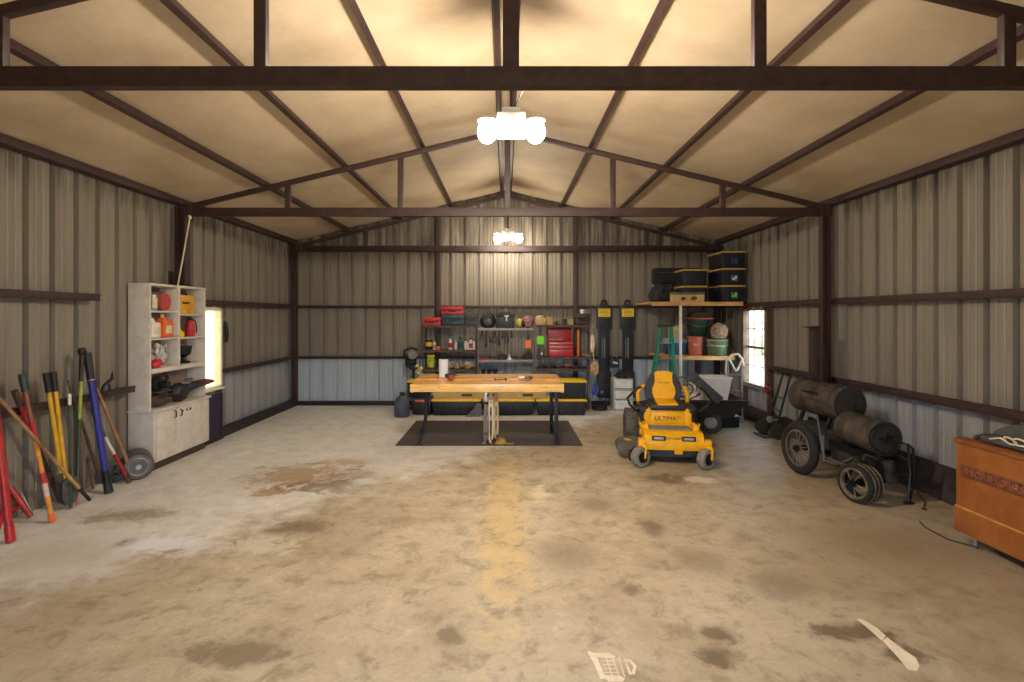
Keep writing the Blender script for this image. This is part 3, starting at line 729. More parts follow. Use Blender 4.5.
# spirit level, offcut and bits
t = thing('spirit_level', 'orange spirit level standing right of the red tool chest', 'level', (wx(578.8, D), D+.1, ZR[1]))
mb = MB(); mb.box((0, 0, .28), (.05, .025, .56), None, .004); obj('beam', mb, m_orange, t)
for zz in (.12, .28, .46):
    mb = MB(); mb.cyl((0, -.014, zz), (0, .014, zz), .016, n=14); obj('vial', mb, m_lime, t)
lump('caulk_tube', 541.5, ZR[1], (.1, .1, .17), m_alu, 'grey crumpled tube under the green tag', 'tube', seed=12, m2=m_black)
lump('rag', 585.5, ZR[1], (.18, .15, .07), m_tan, 'tan rag at the right end of the tool chest shelf', 'rag', seed=14, m2=m_copper)
for i, (px, d, m_, lb) in enumerate(((543, (.15, .14, .09), m_rust, 'rusty pipe wrench at the left of the low right shelf'), (552, (.16, .14, .13), m_black, 'black drill lying on the low right shelf'),
                                     (561, (.17, .15, .11), mat('dull_red', (128, 62, 48), .6, var=.3, scale=20), 'dull red clamp left of the dark wrench'), (568, (.12, .14, .13), m_copper, 'orange red tool near the middle of the low right shelf'), (577.5, (.18, .14, .07), m_brown, 'brown flat tool at the right of the low right shelf'))):
    nm = ('pipe_wrench', 'cordless_drill', 'clamp', 'nail_gun', 'hand_plane')[i]
    t = thing(nm, lb, 'tool', (wx(px, YI), YI-.05, ZR[2]))
    mb = MB(); mb.box((0, 0, d[2]*.5), (d[0], d[1]*.3, d[2]*.5), (0, .2-.1*i, 0), .012); obj('tool_body', mb, m_, t)
    mb = MB(); mb.tube([(d[0]*.2, 0, d[2]*.5), (d[0]*.35, -.02, d[2]*.25), (d[0]*.42, -.03, .015)], .016, 8); obj('handle', mb, m_blackm, t)
    mb = MB(); mb.cyl((-d[0]*.35, 0, d[2]*.55), (-d[0]*.62, -.01, d[2]*.45), .014, .008, 10); mb.cyl((-d[0]*.3, -.0, 0), (-d[0]*.3, 0, d[2]*.4), .014, n=8); obj('tip', mb, m_alu, t)
# things hanging at the right end of the shelves
t = thing('rope_hank', 'white rope hank hanging on the right end post of the shelves', 'rope', (wx(592.3, YSF), YSF-.03, 1.37))
mb = MB()
for k in range(4): mb.tube([(.016*math.sin(2*PI*q/18)+.01*(k-1.5), .012*math.cos(k), .17*math.cos(2*PI*q/18)) for q in range(18)], .01, 6, closed=True)
obj('loops', mb, m_cream, t); mb = MB(); mb.torus((0, 0, .05), .03, .008, (0, 0, 1), 12, 6); mb.tube([(0, 0, .05), (-.01, .02, .26), (0, .03, .38)], .006, 6); obj('tie', mb, m_cream, t)
t = thing('glove_bundle', 'tan bundle of canvas gloves hanging below the white rope', 'gloves', (wx(594.5, YSF-.05), YSF-.07, .72))
mb = MB(); mb.ball((0, 0, .13), (.17, .09, .3), 3, .4, 3, 21); obj('canvas', mb, mat('glove_tan', (180, 152, 108), .9, var=.25, scale=14), t); mb = MB(); mb.tube([(0, 0, .25), (-.02, .03, .4), (-.04, .05, .55)], .008, 6); obj('cord', mb, m_cream, t)
t = thing('hanging_bag', 'blue plastic bag hanging at the right of the black totes', 'bag', (wx(594, YSF-.05), YSF-.17, .34))
mb = MB(); mb.ball((0, 0, .1), (.13, .1, .22), 3, .35, 3, 17); obj('bag_body', mb, mat('bag_blue', (58, 78, 156), .4), t); mb = MB(); mb.tube([(0, 0, .19), (-.03, .06, .36)], .007, 6); obj('handle', mb, m_blue, t)
t = thing('hose', 'dark coiled hose on the floor beside the right totes', 'hose', (wx(600.5, 10.85), 10.95, 0))
mb = MB()
for k in range(3): mb.torus((0, 0, .022+.035*k), .15-.012*k, .018, (0.03*k, .02, 1), 26, 7)
obj('coil', mb, m_black, t); mb = MB(); mb.cyl((.14, -.02, .03), (.2, -.12, .02), .02, n=10); obj('nozzle', mb, m_paleblue, t)
# things left of the shelves
t = thing('bench_grinder', 'black grinder with a round grey wheel at the left end of the shelves', 'grinder', (wx(413.5, 11.06), 11.06, 0))
mb = MB(); mb.lathe([(.16, 0), (.16, .02), (.035, .05), (.03, .8), (.09, .84), (.09, .86)], n=20); obj('pedestal', mb, m_black, t)
mb = MB(); mb.cyl((-.16, 0, .98), (.05, 0, .98), .085, n=20); mb.box((-.06, 0, .89), (.18, .12, .06), None, .01); obj('motor_body', mb, m_blackm, t)
mb = MB(); mb.cyl((0, -.1, 1.13), (0, -.13, 1.13), .09, n=26); mb.cyl((0, -.13, 1.13), (0, -.14, 1.13), .035, n=16); obj('wheel', mb, m_grey, t)
mb = MB(); mb.tube([(-.2, 0, 1.05), (-.18, -.05, 1.22), (-.02, -.06, 1.28), (.1, -.06, 1.22)], .022, 8); mb.bar((0, 0, 1.0), (0, -.1, 1.13), .03, .03); obj('guard', mb, m_blackm, t)
t = thing('flower_bundle', 'pale yellow bundle hanging below the grinder wheel', 'bundle', (wx(419.5, 10.75), 10.75, .68))
mb = MB()
for k in range(5): mb.ball((.05*math.cos(k*2.4), .02*math.sin(k), .06+.045*k), (.08, .07, .07), 2, .2, 3, k)
obj('blossoms', mb, mat('pale_yellow', (206, 190, 110), .7), t); mb = MB(); mb.tube([(0, .02, .25), (-.02, .06, .36), (-.04, .16, .42)], .007, 6); obj('tie', mb, m_blackm, t)

# ------------------------------------------------------------------ black and yellow totes on the floor
def tote(cx, y0, z, w, d, h, label, body, lid, group, lab=None, rotz=0.0, ov=.018, name='storage_tote'):
    t = thing(name, label, 'storage tote', (cx, y0+d/2, z), rotz, group)
    mb = MB(); mb.box((0, 0, (h-.03)/2), (w*.9, d*.88, h-.03), None, .02, taper=(1.08, 1.08))
    for k in range(5): mb.box(((-.4+.2*k)*w*.85, -d*.455, h*.45), (.02, .022, h*.6), (-.06, 0, 0), .004)
    obj('tub', mb, body, t)
    mb = MB(); mb.box((0, 0, h-.022), (w+ov*0, d, .034), None, .01); mb.box((0, 0, h-.006), (w*.82, d*.8, .014), None, .005); obj('lid', mb, lid, t)
    for sx in (-1, 1):
        mb = MB(); mb.box((sx*(w*.49), 0, h*.8), (.035, .16, .05), None, .008); obj('handle', mb, body, t)
    if lab: lab(t, w, d, h)
    return t
YT = 10.3
for px0, px1, lb in ((431, 481, 'black storage tote with yellow lid, left one of the bottom row behind the bench'), (483, 534.5, 'black storage tote with yellow lid, middle one of the bottom row'), (536, 587.5, 'black storage tote with yellow lid, right one of the bottom row')):
    a, c_ = wx(px0, YT), wx(px1, YT); tote((a+c_)/2, YT, 0, c_-a, .58, .31, lb, m_tote, m_lidyel, 'black totes with yellow lids behind the bench')
a, c_ = wx(552, YT+.03), wx(587, YT+.03); tote((a+c_)/2, YT+.03, .314, c_-a, .52, .36, 'black storage tote with yellow lid stacked highest, right of the bench', m_tote, m_lidyel, 'black totes with yellow lids behind the bench')
a, c_ = wx(407, YT+.25), wx(430, YT+.25); tote((a+c_)/2, YT+.2, .314, c_-a, .42, .34, 'black tote with yellow lid stacked at the left behind the bench', m_tote, m_lidyel, 'black totes with yellow lids behind the bench')
t = thing('equipment_box', 'low black equipment box with an orange latch left of the bottom totes', 'box', ((wx(412, YT)+wx(430, YT))/2, YT+.3, 0))
mb = MB(); mb.box((0, 0, .14), (.36, .5, .28), None, .03); obj('box_body', mb, m_black, t)
mb = MB(); mb.box((0, 0, .29), (.37, .51, .04), None, .012); obj('lid', mb, m_dgrey, t)
mb = MB(); mb.box((-.03, -.256, .275), (.18, .02, .035), None, .004); obj('latch', mb, m_orange, t)
t = thing('jug', 'grey blue round jug left of the low black equipment box', 'jug', (wx(402, 10.2), 10.2, 0))
mb = MB(); mb.lathe([(.13, 0), (.145, .02), (.145, .28), (.1, .37), (.045, .4), (.045, .43)], n=22); obj('jug_body', mb, mat('slate_plastic', (66, 70, 84), .5), t)
mb = MB(); mb.lathe([(.05, .42), (.05, .46), (.04, .47)], n=16); obj('cap', mb, m_black, t); mb = MB(); mb.torus((.07, 0, .39), .055, .013, (0, 1, 0), 16, 7, -.3, PI+.3); obj('handle', mb, m_dgrey, t)
# long carton on the low totes, seen under the bench top
t = thing('long_carton', 'long tan carton lying on the yellow lids behind the bench', 'carton', ((wx(430, YT)+wx(549, YT))/2, YT+.28, .314))
mb = MB(); mb.box((0, 0, .06), (2.2, .4, .12), None, .006); obj('carton', mb, m_card, t)
mb = MB()
for xx in (-.45, .05, .75): mb.box((xx, -.2005, .07), (.2, .004, .05))
obj('printed_panel', mb, m_brown, t)
# pale panel leaning in front of the totes
t = thing('offcut_panel', 'pale grey wedge shaped offcut leaning on the black totes', 'offcut', (wx(474, YT-.1), YT-.1, 0))
mb = MB(); mb.prism([(-.16, 0), (.13, 0), (.13, .24), (.06, .25), (-.03, .13)], .02, Matrix.Rotation(-.22, 4, 'X') @ FRONT); obj('sheet', mb, mat('grey_board', (118, 116, 124), .7), t)
mb = MB(); mb.bar((-.16, -.025, .012), (.13, -.025, .012), .015, .02); obj('edge_strip', mb, m_grey, t)
# floor mat
m_mat = mat('grey_rubber_mat', (84, 76, 74), .9, var=.14, scale=40, bump=.2)
mb = MB(); a, b_ = G(395, 446), G(583, 446)
p = [G(395, 446), G(583, 446), G(574, 421), G(414, 421)]
xl, xr, y0, y1 = p[0].x, p[1].x, p[0].y, p[2].y
mb.box(((xl+xr)/2, (y0+y1)/2, .005), (xr-xl, y1-y0, .008), None, .003)
tag(obj('floor_mat', mb, m_mat, origin=((xl+xr)/2, (y0+y1)/2, 0)), 'large dark grey rubber mat on the concrete under the bench', 'mat')

# ------------------------------------------------------------------ the pine workbench
m_pine = mat('varnished_pine', (230, 176, 98), .38, var=.16, scale=4, stretch=(1.2, 9, 9), coat=.3)
m_pine2 = mat('varnished_pine_dark', (220, 160, 84), .4, var=.16, scale=4, stretch=(1.2, 9, 9), coat=.3)
m_pine3 = mat('varnished_pine_light', (240, 190, 110), .38, var=.12, scale=4, stretch=(1.2, 9, 9), coat=.3)
BX0, BX1, BY0, BY1, BZ = -1.404, .848, 7.75, 8.9, .933
bx = (BX0+BX1)/2; bw = BX1-BX0; by = (BY0+BY1)/2; bd = BY1-BY0
bench = thing('workbench', 'long varnished pine workbench on black steel legs in the middle of the back', 'workbench', (bx, by, 0))
rows = 5
for k in range(rows):
    yk = -bd/2+.03+(bd-.03)*(k+.5)/rows; cuts = [-bw/2, -bw/2+bw*((.31, .58, .22, .66, .4)[k]), bw/2]
    for j in range(2):
        mb = MB(); a, c_ = cuts[j], cuts[j+1]; z = BZ+(0 if k < 2 else .03)
        mb.box(((a+c_)/2, yk, z-.02), (c_-a-.003, (bd-.03)/rows-.003, .04), None, .004)
        obj('top_board', mb, (m_pine, m_pine3, m_pine2, m_pine, m_pine2)[(k*2+j*3) % 5], bench)
mb = MB(); mb.box((0, -bd/2+.016, BZ-.052), (bw, .034, .115), None, .005); obj('front_apron', mb, m_pine3, bench)
mb = MB()
for kx in (-.7, .1, .86): mb.cyl((kx, -bd/2-.002, BZ-.04), (kx, -bd/2+.01, BZ-.04), .008, n=10)
obj('knots', mb, m_brown, bench)
for sx in (-1, 1): mb = MB(); mb.box((sx*(bw/2-.02), .02, BZ-.085), (.034, bd-.06, .09), None, .004); obj('end_apron', mb, m_pine, bench)
mb = MB(); mb.box((0, bd/2-.03, BZ-.075), (bw-.1, .034, .1), None, .004); obj('back_apron', mb, m_pine2, bench)
zt = BZ-.045
def leg(mbf, nm='leg'): mb = MB(); mbf(mb); return obj(nm, mb, m_blackm, bench)
xl = -.97
leg(lambda m: (m.tube([(xl+.06, -.38, zt), (xl+.05, -.385, .45), (xl+.01, -.395, .2), (xl-.05, -.41, .03)], [.03, .028, .022, .016], 10), m.box((xl-.06, -.41, .012), (.14, .05, .024), (0, -.12, 0), .006)))
leg(lambda m: (m.tube([(xl-.04, .36, zt), (xl-.05, .37, .45), (xl-.08, .38, .2), (xl-.14, .39, .03)], [.03, .028, .022, .016], 10), m.box((xl-.15, .39, .012), (.14, .05, .024), (0, -.12, 0), .006)))
leg(lambda m: m.bar((xl+.05, -.38, .82), (xl-.04, .36, .82), .05, .04), 'cross_bar')
xr = .99
leg(lambda m: (m.box((xr+.045, -.36, zt/2), (.055, .055, zt), None, .004), m.box((xr+.045, -.36, .012), (.09, .08, .024), None, .006)))
leg(lambda m: (m.box((xr+.03, .36, zt/2), (.055, .055, zt), None, .004), m.box((xr+.03, .36, .012), (.09, .08, .024), None, .006)))
leg(lambda m: m.bar((xr+.04, -.36, .2), (xr+.03, .36, .2), .03, .04), 'cross_bar')
leg(lambda m: m.bar((xr+.04, -.36, .83), (xr+.03, .36, .83), .05, .04), 'cross_bar')
mb = MB(); mb.box((-.03, -.3, zt/2), (.045, .045, zt), None, .004); mb.box((-.03, -.3, .012), (.1, .08, .024), None, .006); obj('middle_leg', mb, m_alu, bench)
mb = MB()
for zz in (.16, .62): mb.box((-.03, -.325, zz), (.06, .012, .04))
obj('hook', mb, m_blackm, bench)
# hanks of cord hanging at the middle leg
def hank(x, y, zt, zb, w, m, label, seed, group):
    t = thing('extension_cord', label, 'cord', (x, y, zb), 0, group)
    random.seed(seed); hgt = zt-zb; mb = MB()
    for k in range(4):
        o1, o2 = random.uniform(-.012, .012), random.uniform(-.012, .012)
        mb.tube([(w*.5*math.sin(2*PI*q/24)*(1-.25*math.cos(2*PI*q/24))+o1, o2+.01*k-.015, hgt*(.5+.5*math.cos(2*PI*q/24))) for q in range(24)], .0085, 6, closed=True)
    obj('loops', mb, m, t)
    mb = MB()
    for k in range(3): mb.torus((0, 0, hgt*.72+.018*k), w*.3, .009, (0, .1, 1), 14, 6)
    obj('wrap', mb, m, t)
    mb = MB(); mb.box((w*.3, -.01, .03), (.03, .03, .06), None, .006); obj('plug', mb, m_black, t)
cxm, cym = bx-.03, by-.3
hank(cxm+.085, cym-.07, .79, .03, .06, m_cream, 'cream extension cord hanging beside the middle bench leg', 3, 'cords at the middle bench leg')
hank(cxm+.16, cym-.06, .79, .1, .05, mat('tan_cord', (186, 164, 128), .75), 'tan extension cord hanging right of the cream one', 5, 'cords at the middle bench leg')
hank(cxm+.01, cym-.1, .6, .02, .05, mat('grey_cord', (120, 112, 104), .75), 'grey extension cord hanging on the middle bench leg', 8, 'cords at the middle bench leg')
t = thing('rope_coil', 'golden brown rope heap on the mat at the middle bench leg', 'rope', (cxm+.22, cym-.05, .009))
mb = MB()
for k in range(4): mb.torus((.01*k, 0, .016+.02*k), .075-.01*k, .014, (.15*k, .1, 1), 18, 6)
obj('coil', mb, mat('gold_rope', (168, 136, 62), .8), t); mb = MB(); mb.tube([(.07, 0, .02), (.15, -.06, .015), (.2, -.02, .015)], .012, 6); obj('free_end', mb, mat('gold_rope', (168, 136, 62), .8), t)
# on the bench
def on(px, py, z): return P(px, py, F*(H-z)/(py-VY))
p = on(443.5, 377, BZ+.029)
t = thing('paper_roll', 'white paper roll standing on the left of the bench', 'paper roll', (p.x, p.y, BZ+.029))
mb = MB(); mb.lathe([(.075, 0), (.075, .28), (.024, .28), (.024, .27)], n=26); obj('paper', mb, mat('paper', (226, 228, 240), .7, var=.03), t)
mb = MB(); mb.lathe([(.026, .268), (.026, .284), (.02, .284), (.02, .27)], n=18); obj('core', mb, m_card, t)
t = thing('cordless_drill', 'black cordless drill lying beside the paper roll on the bench', 'drill', (p.x+.13, p.y-.12, BZ+.029), .5)
mb = MB(); mb.cyl((-.09, 0, .04), (.06, 0, .04), .032, .028, 14); obj('motor_body', mb, m_black, t)
mb = MB(); mb.cyl((.06, 0, .04), (.12, 0, .036), .02, .01, 12); obj('chuck', mb, m_alu, t)
mb = MB(); mb.box((-.05, -.09, .025), (.045, .13, .045), (0, 0, .2), .012); obj('grip', mb, m_dgrey, t)
mb = MB(); mb.box((-.06, -.16, .03), (.08, .06, .06), (0, 0, .2), .01); obj('battery', mb, m_copper, t)
p = on(500.5, 380.5, BZ+.03)
t = thing('clamp_bar', 'short black clamp bar lying in the middle of the bench top', 'clamp', (p.x, p.y, BZ+.031))
mb = MB(); mb.box((0, 0, .014), (.19, .025, .012), (0, 0, .08), .003); obj('bar', mb, m_blackm, t); mb = MB(); mb.box((.08, -.01, .02), (.03, .06, .034), None, .005); mb.box((-.085, -.02, .02), (.022, .06, .034), None, .005); obj('jaw', mb, m_black, t)
p = on(526, 379, BZ+.029)
for i, (dx, dy, m_) in enumerate(((-.08, .02, m_alu), (.0, -.03, m_alu), (.06, .02, m_dgrey))):
    t = thing('pipe_fitting', ('silver pipe fitting left of the three on the bench right', 'silver pipe fitting nearest the bench front edge', 'dark pipe fitting right of the two silver ones on the bench')[i], 'fitting', (p.x+dx, p.y+dy, BZ+.028), i*.9, 'pipe fittings on the bench')
    mb = MB(); mb.cyl((-.035, 0, .022), (.035, 0, .022), .018, n=14); obj('barrel', mb, m_, t)
    mb = MB(); mb.cyl((.0, 0, .022), (0, -.045, .024), .015, n=12); obj('branch', mb, m_, t)
    mb = MB(); mb.cyl((.03, 0, .022), (.045, 0, .022), .0225, n=8); obj('collar', mb, m_, t)

# ------------------------------------------------------------------ loading ramps hung on the back wall
def ramp(px, label, bottom):
    D = 11.3; x = wx(px, D); zt = ZG1+.06; L_ = zt-bottom
    t = thing('hanging_ramp', label, 'ramp', (x, D, bottom), 0, 'black loading ramps hung on the back wall')
    mb = MB(); mb.box((0, 0, L_*.5), (.23, .05, L_*.98), None, .008); mb.box((0, -.005, L_*.855), (.32, .06, L_*.25), None, .01); obj('spine', mb, m_black, t)
    mb = MB(); mb.box((0, -.01, L_*.14), (.3, .07, L_*.28), None, .012); mb.box((0, -.05, L_*.2), (.11, .012, L_*.1), None, .004); obj('foot_plate', mb, m_black, t)
    mb = MB()
    for sx in (-1, 1): mb.box((sx*.09, -.03, L_*.5), (.03, .03, L_*.44), None, .004)
    for k in range(6): mb.box((0, -.03, L_*(.3+.08*k)), (.17, .025, .02), None, .003)
    obj('rungs', mb, m_blackm, t)
    mb = MB(); mb.box((.0, -.047, L_*.53), (.03, .004, L_*.22)); mb.box((-.045, -.047, L_*.53), (.012, .004, L_*.2)); obj('white_lettering_strip', mb, m_grey, t)['label'] = 'pale printed strip'
    mb = MB(); mb.box((.0, -.037, L_*.905), (.25, .004, .17)); st = obj('sticker', mb, m_lidyel, t)
    mb = MB()
    for k in range(5): mb.box((.0, -.041, L_*.905-.055+.028*k), (.2-.03*(k % 2), .003, .008))
    obj('print_lines', mb, m_black, st)
    mb = MB(); mb.torus((0, 0, L_+.015), .055, .022, (0, 1, 0), 18, 8); obj('hook', mb, m_blackm, t)
    mb = MB(); mb.cyl((-.05, -.05, L_*.06), (-.05, -.06, L_*.06), .035, n=16); obj('bolt', mb, m_grey, t)
ramp(604, 'left black loading ramp with a full yellow sticker', .2)
ramp(627.5, 'right black loading ramp behind the white drawer tower', .2)
t = thing('trailer_lock', 'small black lock box hanging between the two loading ramps', 'box', (wx(613.8, 11.2), 11.14, ZG2-.18))
mb = MB(); mb.box((0, 0, .09), (.19, .1, .18), None, .015); obj('box_body', mb, m_black, t); mb = MB(); mb.box((.01, -.052, .1), (.1, .006, .04), (0, .2, 0), .002); obj('plate', mb, m_whitep, t)
mb = MB(); mb.tube([(-.05, 0, .17), (-.05, .0, .24), (.05, 0, .24), (.05, 0, .17)], .009, 7); obj('shackle', mb, m_alu, t)
# white drawer tower
D = 10.75; x0, x1 = wx(614, D), wx(633, D); hw = (x1-x0)/2
t = thing('drawer_tower', 'white plastic drawer tower standing left of the yellow mower', 'drawers', ((x0+x1)/2, D+.18, 0))
m_tw = mat('white_drawer', (206, 204, 198), .4, var=.05)
mb = MB()
for sx in (-1, 1): mb.box((sx*(hw-.008), 0, .33), (.016, .36, .64), None, .004)
for zz in (.02, .225, .44, .645): mb.box((0, 0, zz), (2*hw, .36, .022), None, .005)
mb.box((0, .175, .33), (2*hw, .01, .64)); obj('frame', mb, m_tw, t)
for k in range(3):
    mb = MB(); mb.box((0, -.02, .125+.212*k), (2*hw-.05, .33, .165), None, .012); dr = obj('drawer', mb, m_whitep, t)
    mb = MB(); mb.box((0, -.195, .17+.212*k), (.14, .025, .025), None, .006); obj('handle', mb, m_tw, dr)
lump('strap_heap', 623, .656, (.32, .26, .13), m_black, 'heap of black straps on the white drawer tower', 'straps', D=D+.18, seed=31, m2=m_dgrey)

# ------------------------------------------------------------------ corner lofts at the right
ZU = ZG1+.045; YU = 10.05; XU0 = 2.77
t = thing('loft_platform', 'upper pine loft shelf in the right back corner on a white pole', 'shelf', ((XU0+4.5)/2, (YU+11.36)/2, ZU-.02))
hw = (4.5-XU0)/2; hd = (11.36-YU)/2
for k in range(6):
    mb = MB(); mb.box((0, -hd+2*hd*(k+.5)/6, .03), (2*hw, 2*hd/6-.006, .03), None, .003); obj('plank', mb, m_wood, t)
mb = MB(); mb.box((0, -hd+.02, -.005), (2*hw, .04, .05), None, .004); obj('front_rail', mb, m_wood, t)
xp = wx(681.5, YU)-(XU0+4.5)/2
mb = MB(); mb.cyl((xp, -hd+.06, -(ZU-.02)), (xp, -hd+.06, .0), .026, n=16); mb.cyl((xp, -hd+.06, -(ZU-.02)), (xp, -hd+.06, -(ZU-.03)), .06, n=16); obj('pole', mb, m_white, t)
ZT = ZU-.02+.0451
YL = 10.4; XL0 = wx(662, YL); ZLW = 1.115
t = thing('corner_shelf', 'lower pine corner shelf with buckets under the loft', 'shelf', ((XL0+4.5)/2, (YL+11.36)/2, ZLW))
hw = (4.5-XL0)/2; hd = (11.36-YL)/2
for k in range(4):
    mb = MB(); mb.box((0, -hd+2*hd*(k+.5)/4, .015), (2*hw, 2*hd/4-.006, .03), None, .003); obj('plank', mb, m_wood, t)
mb = MB(); mb.box((0, -hd+.02, -.02), (2*hw, .04, .05), None, .004); obj('front_rail', mb, m_wood, t)
mb = MB(); mb.box((hw-.42, hd-.08, -ZLW/2-.02), (.09, .09, ZLW-.04), None, .004); obj('post', mb, m_shadowbox, t)
ZB = ZLW+.0305
# totes on the loft
m_totedk = mat('navy_black_tote', (28, 30, 40), .45, var=.12)
m_olid = mat('ochre_lid', (190, 152, 66), .5, var=.08)
def lab(kind):
    def f(t, w, d, h):
        mb = MB(); mb.box((.02, -d*.462, h*.42), (.13, .006, .12), (-.06, 0, 0)); s_ = obj('sticker', mb, mat('sticker_teal', (96, 128, 120), .5) if kind else m_blue, t)
        if kind:
            mb = MB(); mb.box((.0, -d*.462-.006, h*.36), (.06, .004, .04), (-.06, 0, 0)); mb.box((.045, -d*.462-.006, h*.46), (.04, .004, .04), (-.06, 0, 0)); obj('print', mb, m_whitep if kind == 1 else m_lime, s_)
    return f
hs = .325; tw, td = .47, .74
for k, (lb, kk) in enumerate((('black tote with ochre lid, lowest of the right stack on the loft', 2), ('black tote with ochre lid, middle of the right stack on the loft', 1), ('black tote with ochre lid, topmost of the right stack on the loft', 0))):
    tote(wx(730, 10.2)+.04, 10.1, ZT+hs*k, tw, td, hs, lb, m_totedk, m_olid, 'black totes on the corner loft', lab(kk))
for k, lb in enumerate(('black tote with ochre lid, lower of the left pair on the loft', 'black tote with ochre lid, upper of the left pair on the loft')):
    tote(wx(694, 10.4)+.0, 10.32, ZT+hs*k, .48, .56, hs, lb, m_totedk, m_olid, 'black totes on the corner loft')
D = 10.14
t = thing('printed_box', 'tan printed box with a dark green lid at the front of the loft', 'box', (wx(688, D), D+.055, ZT))
mb = MB(); mb.box((0, 0, .07), (.6, .2, .14), None, .008); obj('box_body', mb, mat('printed_tan', (190, 158, 104), .6, var=.1), t)
mb = MB(); mb.box((0, 0, .16), (.62, .21, .05), None, .01); obj('lid', mb, m_olive, t)
mb = MB(); mb.ball((-.1, -.1, .065), (.1, .012, .07), 2, .3, 3, 2); mb.ball((.1, -.1, .065), (.13, .012, .08), 2, .3, 3, 5); obj('print', mb, m_brown, t)
D = 10.93
t = thing('long_case', 'long black case lying across the bag and the totes on the loft', 'case', (wx(679, D), D+.18, ZT+.41))
mb = MB(); mb.box((0, 0, .16), (.98, .3, .32), None, .04); obj('case_body', mb, mat('black_fabric', (26, 26, 30), .85), t)
mb = MB(); mb.box((0, -.152, .22), (.9, .01, .012)); obj('zip', mb, m_dgrey, t); mb = MB(); mb.tube([(-.1, -.15, .16), (-.08, -.19, .13), (.08, -.19, .13), (.1, -.15, .16)], .012, 7); obj('handle', mb, m_dgrey, t)
bag = lump('duffel_bag', 661.5, ZT, (.5, .42, .42), mat('charcoal_bag', (40, 40, 44), .85), 'charcoal duffel bag at the left of the loft', 'bag', D=10.9, seed=40, m2=m_dgrey, part='bag_body')
# buckets and planters on the lower corner shelf
def bucket(px, D, z, r0, r1, h, m, label, mr=None, rings=1, name='bucket', cat='bucket'):
    t = thing(name, label, cat, (wx(px, D), D, z))
    mb = MB(); mb.lathe([(r0*.96, 0), (r0, .01), (r1, h-.02), (r1, h), (r1*.94, h), (r0*.94, .02)], n=28); obj('wall', mb, m, t)
    mb = MB()
    for k in range(rings): q = h*(1-.32*k)-.02; rr = r0+(r1-r0)*(q/h); mb.torus((0, 0, q), rr+.004, .012, (0, 0, 1), 28, 7)
    obj('rim', mb, mr or m, t)
    mb = MB(); mb.tube([(-r1-.01, 0, h*.9), (-r1*.9, -r1*.5, h*.72), (-r1*.45, -r1*.95, h*.58), (0, -r1-.02, h*.55), (r1*.45, -r1*.95, h*.58), (r1*.9, -r1*.5, h*.72), (r1+.01, 0, h*.9)], .005, 6); obj('handle', mb, m_alu, t)
    return t
DB = 10.62
bucket(695.5, DB+.12, ZB, .13, .158, .38, m_copper, 'terracotta coloured bucket on the lower corner shelf')
bucket(717.3, DB-.03, ZB, .18, .2, .33, m_olive, 'olive green bucket with pale rims on the lower corner shelf', mat('pale_olive', (150, 160, 130), .5), 2)
t = thing('storage_tub', 'blue storage tub with a pale lid behind the green ladder', 'tub', (wx(674.5, 10.95), 10.95, ZB))
mb = MB(); mb.box((0, 0, .12), (.36, .36, .24), None, .02, taper=(1.06, 1.06)); mb.box((0, -.19, .13), (.38, .03, .02), None, .006); obj('tub', mb, m_blue, t)
mb = MB(); mb.box((0, 0, .285), (.39, .4, .09), None, .02); obj('lid', mb, m_paleblue, t)
t = thing('cardboard_box', 'cardboard box on top of the blue tub', 'box', (wx(675.5, 10.95), 10.95, ZB+.331))
mb = MB(); mb.box((0, 0, .13), (.22, .24, .26), None, .004); obj('carton', mb, m_card, t); mb = MB(); mb.box((0, -.122, .13), (.05, .004, .26)); obj('tape', mb, m_tan, t)
t = bucket(698, DB+.2, ZB+.385, .175, .24, .34, m_dkgreen, 'large dark green planter above the terracotta bucket', None, 1, 'planter', 'planter')
t = thing('bowl', 'brown wide brimmed bowl turned over on the dark green planter', 'bowl', (wx(698.5, DB+.2), DB+.2, ZB+.725+.006))
mb = MB(); mb.lathe([(.3, 0), (.305, .012), (.2, .05), (.17, .13), (.1, .16), (.01, .165)], n=28); obj('shell', mb, m_brown, t); mb = MB(); mb.torus((0, 0, .008), .3, .014, (0, 0, 1), 30, 7); obj('brim', mb, m_copper, t)
t = thing('mesh_sack', 'tan mesh sack sitting on the olive green bucket', 'sack', (wx(719, DB-.14), DB-.14, ZB+.335))
mb = MB(); mb.ball((0, 0, .15), (.34, .27, .34), 4, .12, 3, 9, flat=-.148); obj('sack_body', mb, mat('mesh_tan', (142, 116, 92), .9, var=.35, scale=30), t); mb = MB(); mb.torus((.05, -.02, .29), .05, .014, (.2, .1, 1), 16, 6); obj('tie', mb, m_brown, t)
t = thing('twine_ball', 'dark ball of twine at the right end of the lower corner shelf', 'twine', (wx(733.5, 10.45), 10.46, ZB))
mb = MB(); mb.ball((0, 0, .06), (.12, .12, .12), 3, .06, 5, 3, flat=-.059); obj('ball', mb, m_brown, t)
mb = MB()
for k in range(4): mb.torus((0, 0, .068), .06, .006, (math.cos(k), math.sin(k*1.3), .6*math.sin(k)), 20, 5)
obj('strands', mb, m_rust, t)
t = thing('garden_glove', 'small yellow glove on the edge of the lower corner shelf', 'glove', (wx(720, YL+.05), YL+.07, ZB))
mb = MB(); mb.ball((0, 0, .016), (.12, .07, .04), 3, .2, 3, 4, flat=-.015); obj('palm', mb, m_lidyel, t)
mb = MB()
for k in range(4): mb.tube([(.04, -.025+.016*k, .014), (.085+.01*(k in (1, 2)), -.03+.02*k, .012)], .0085, 6)
obj('finger', mb, m_lidyel, t)
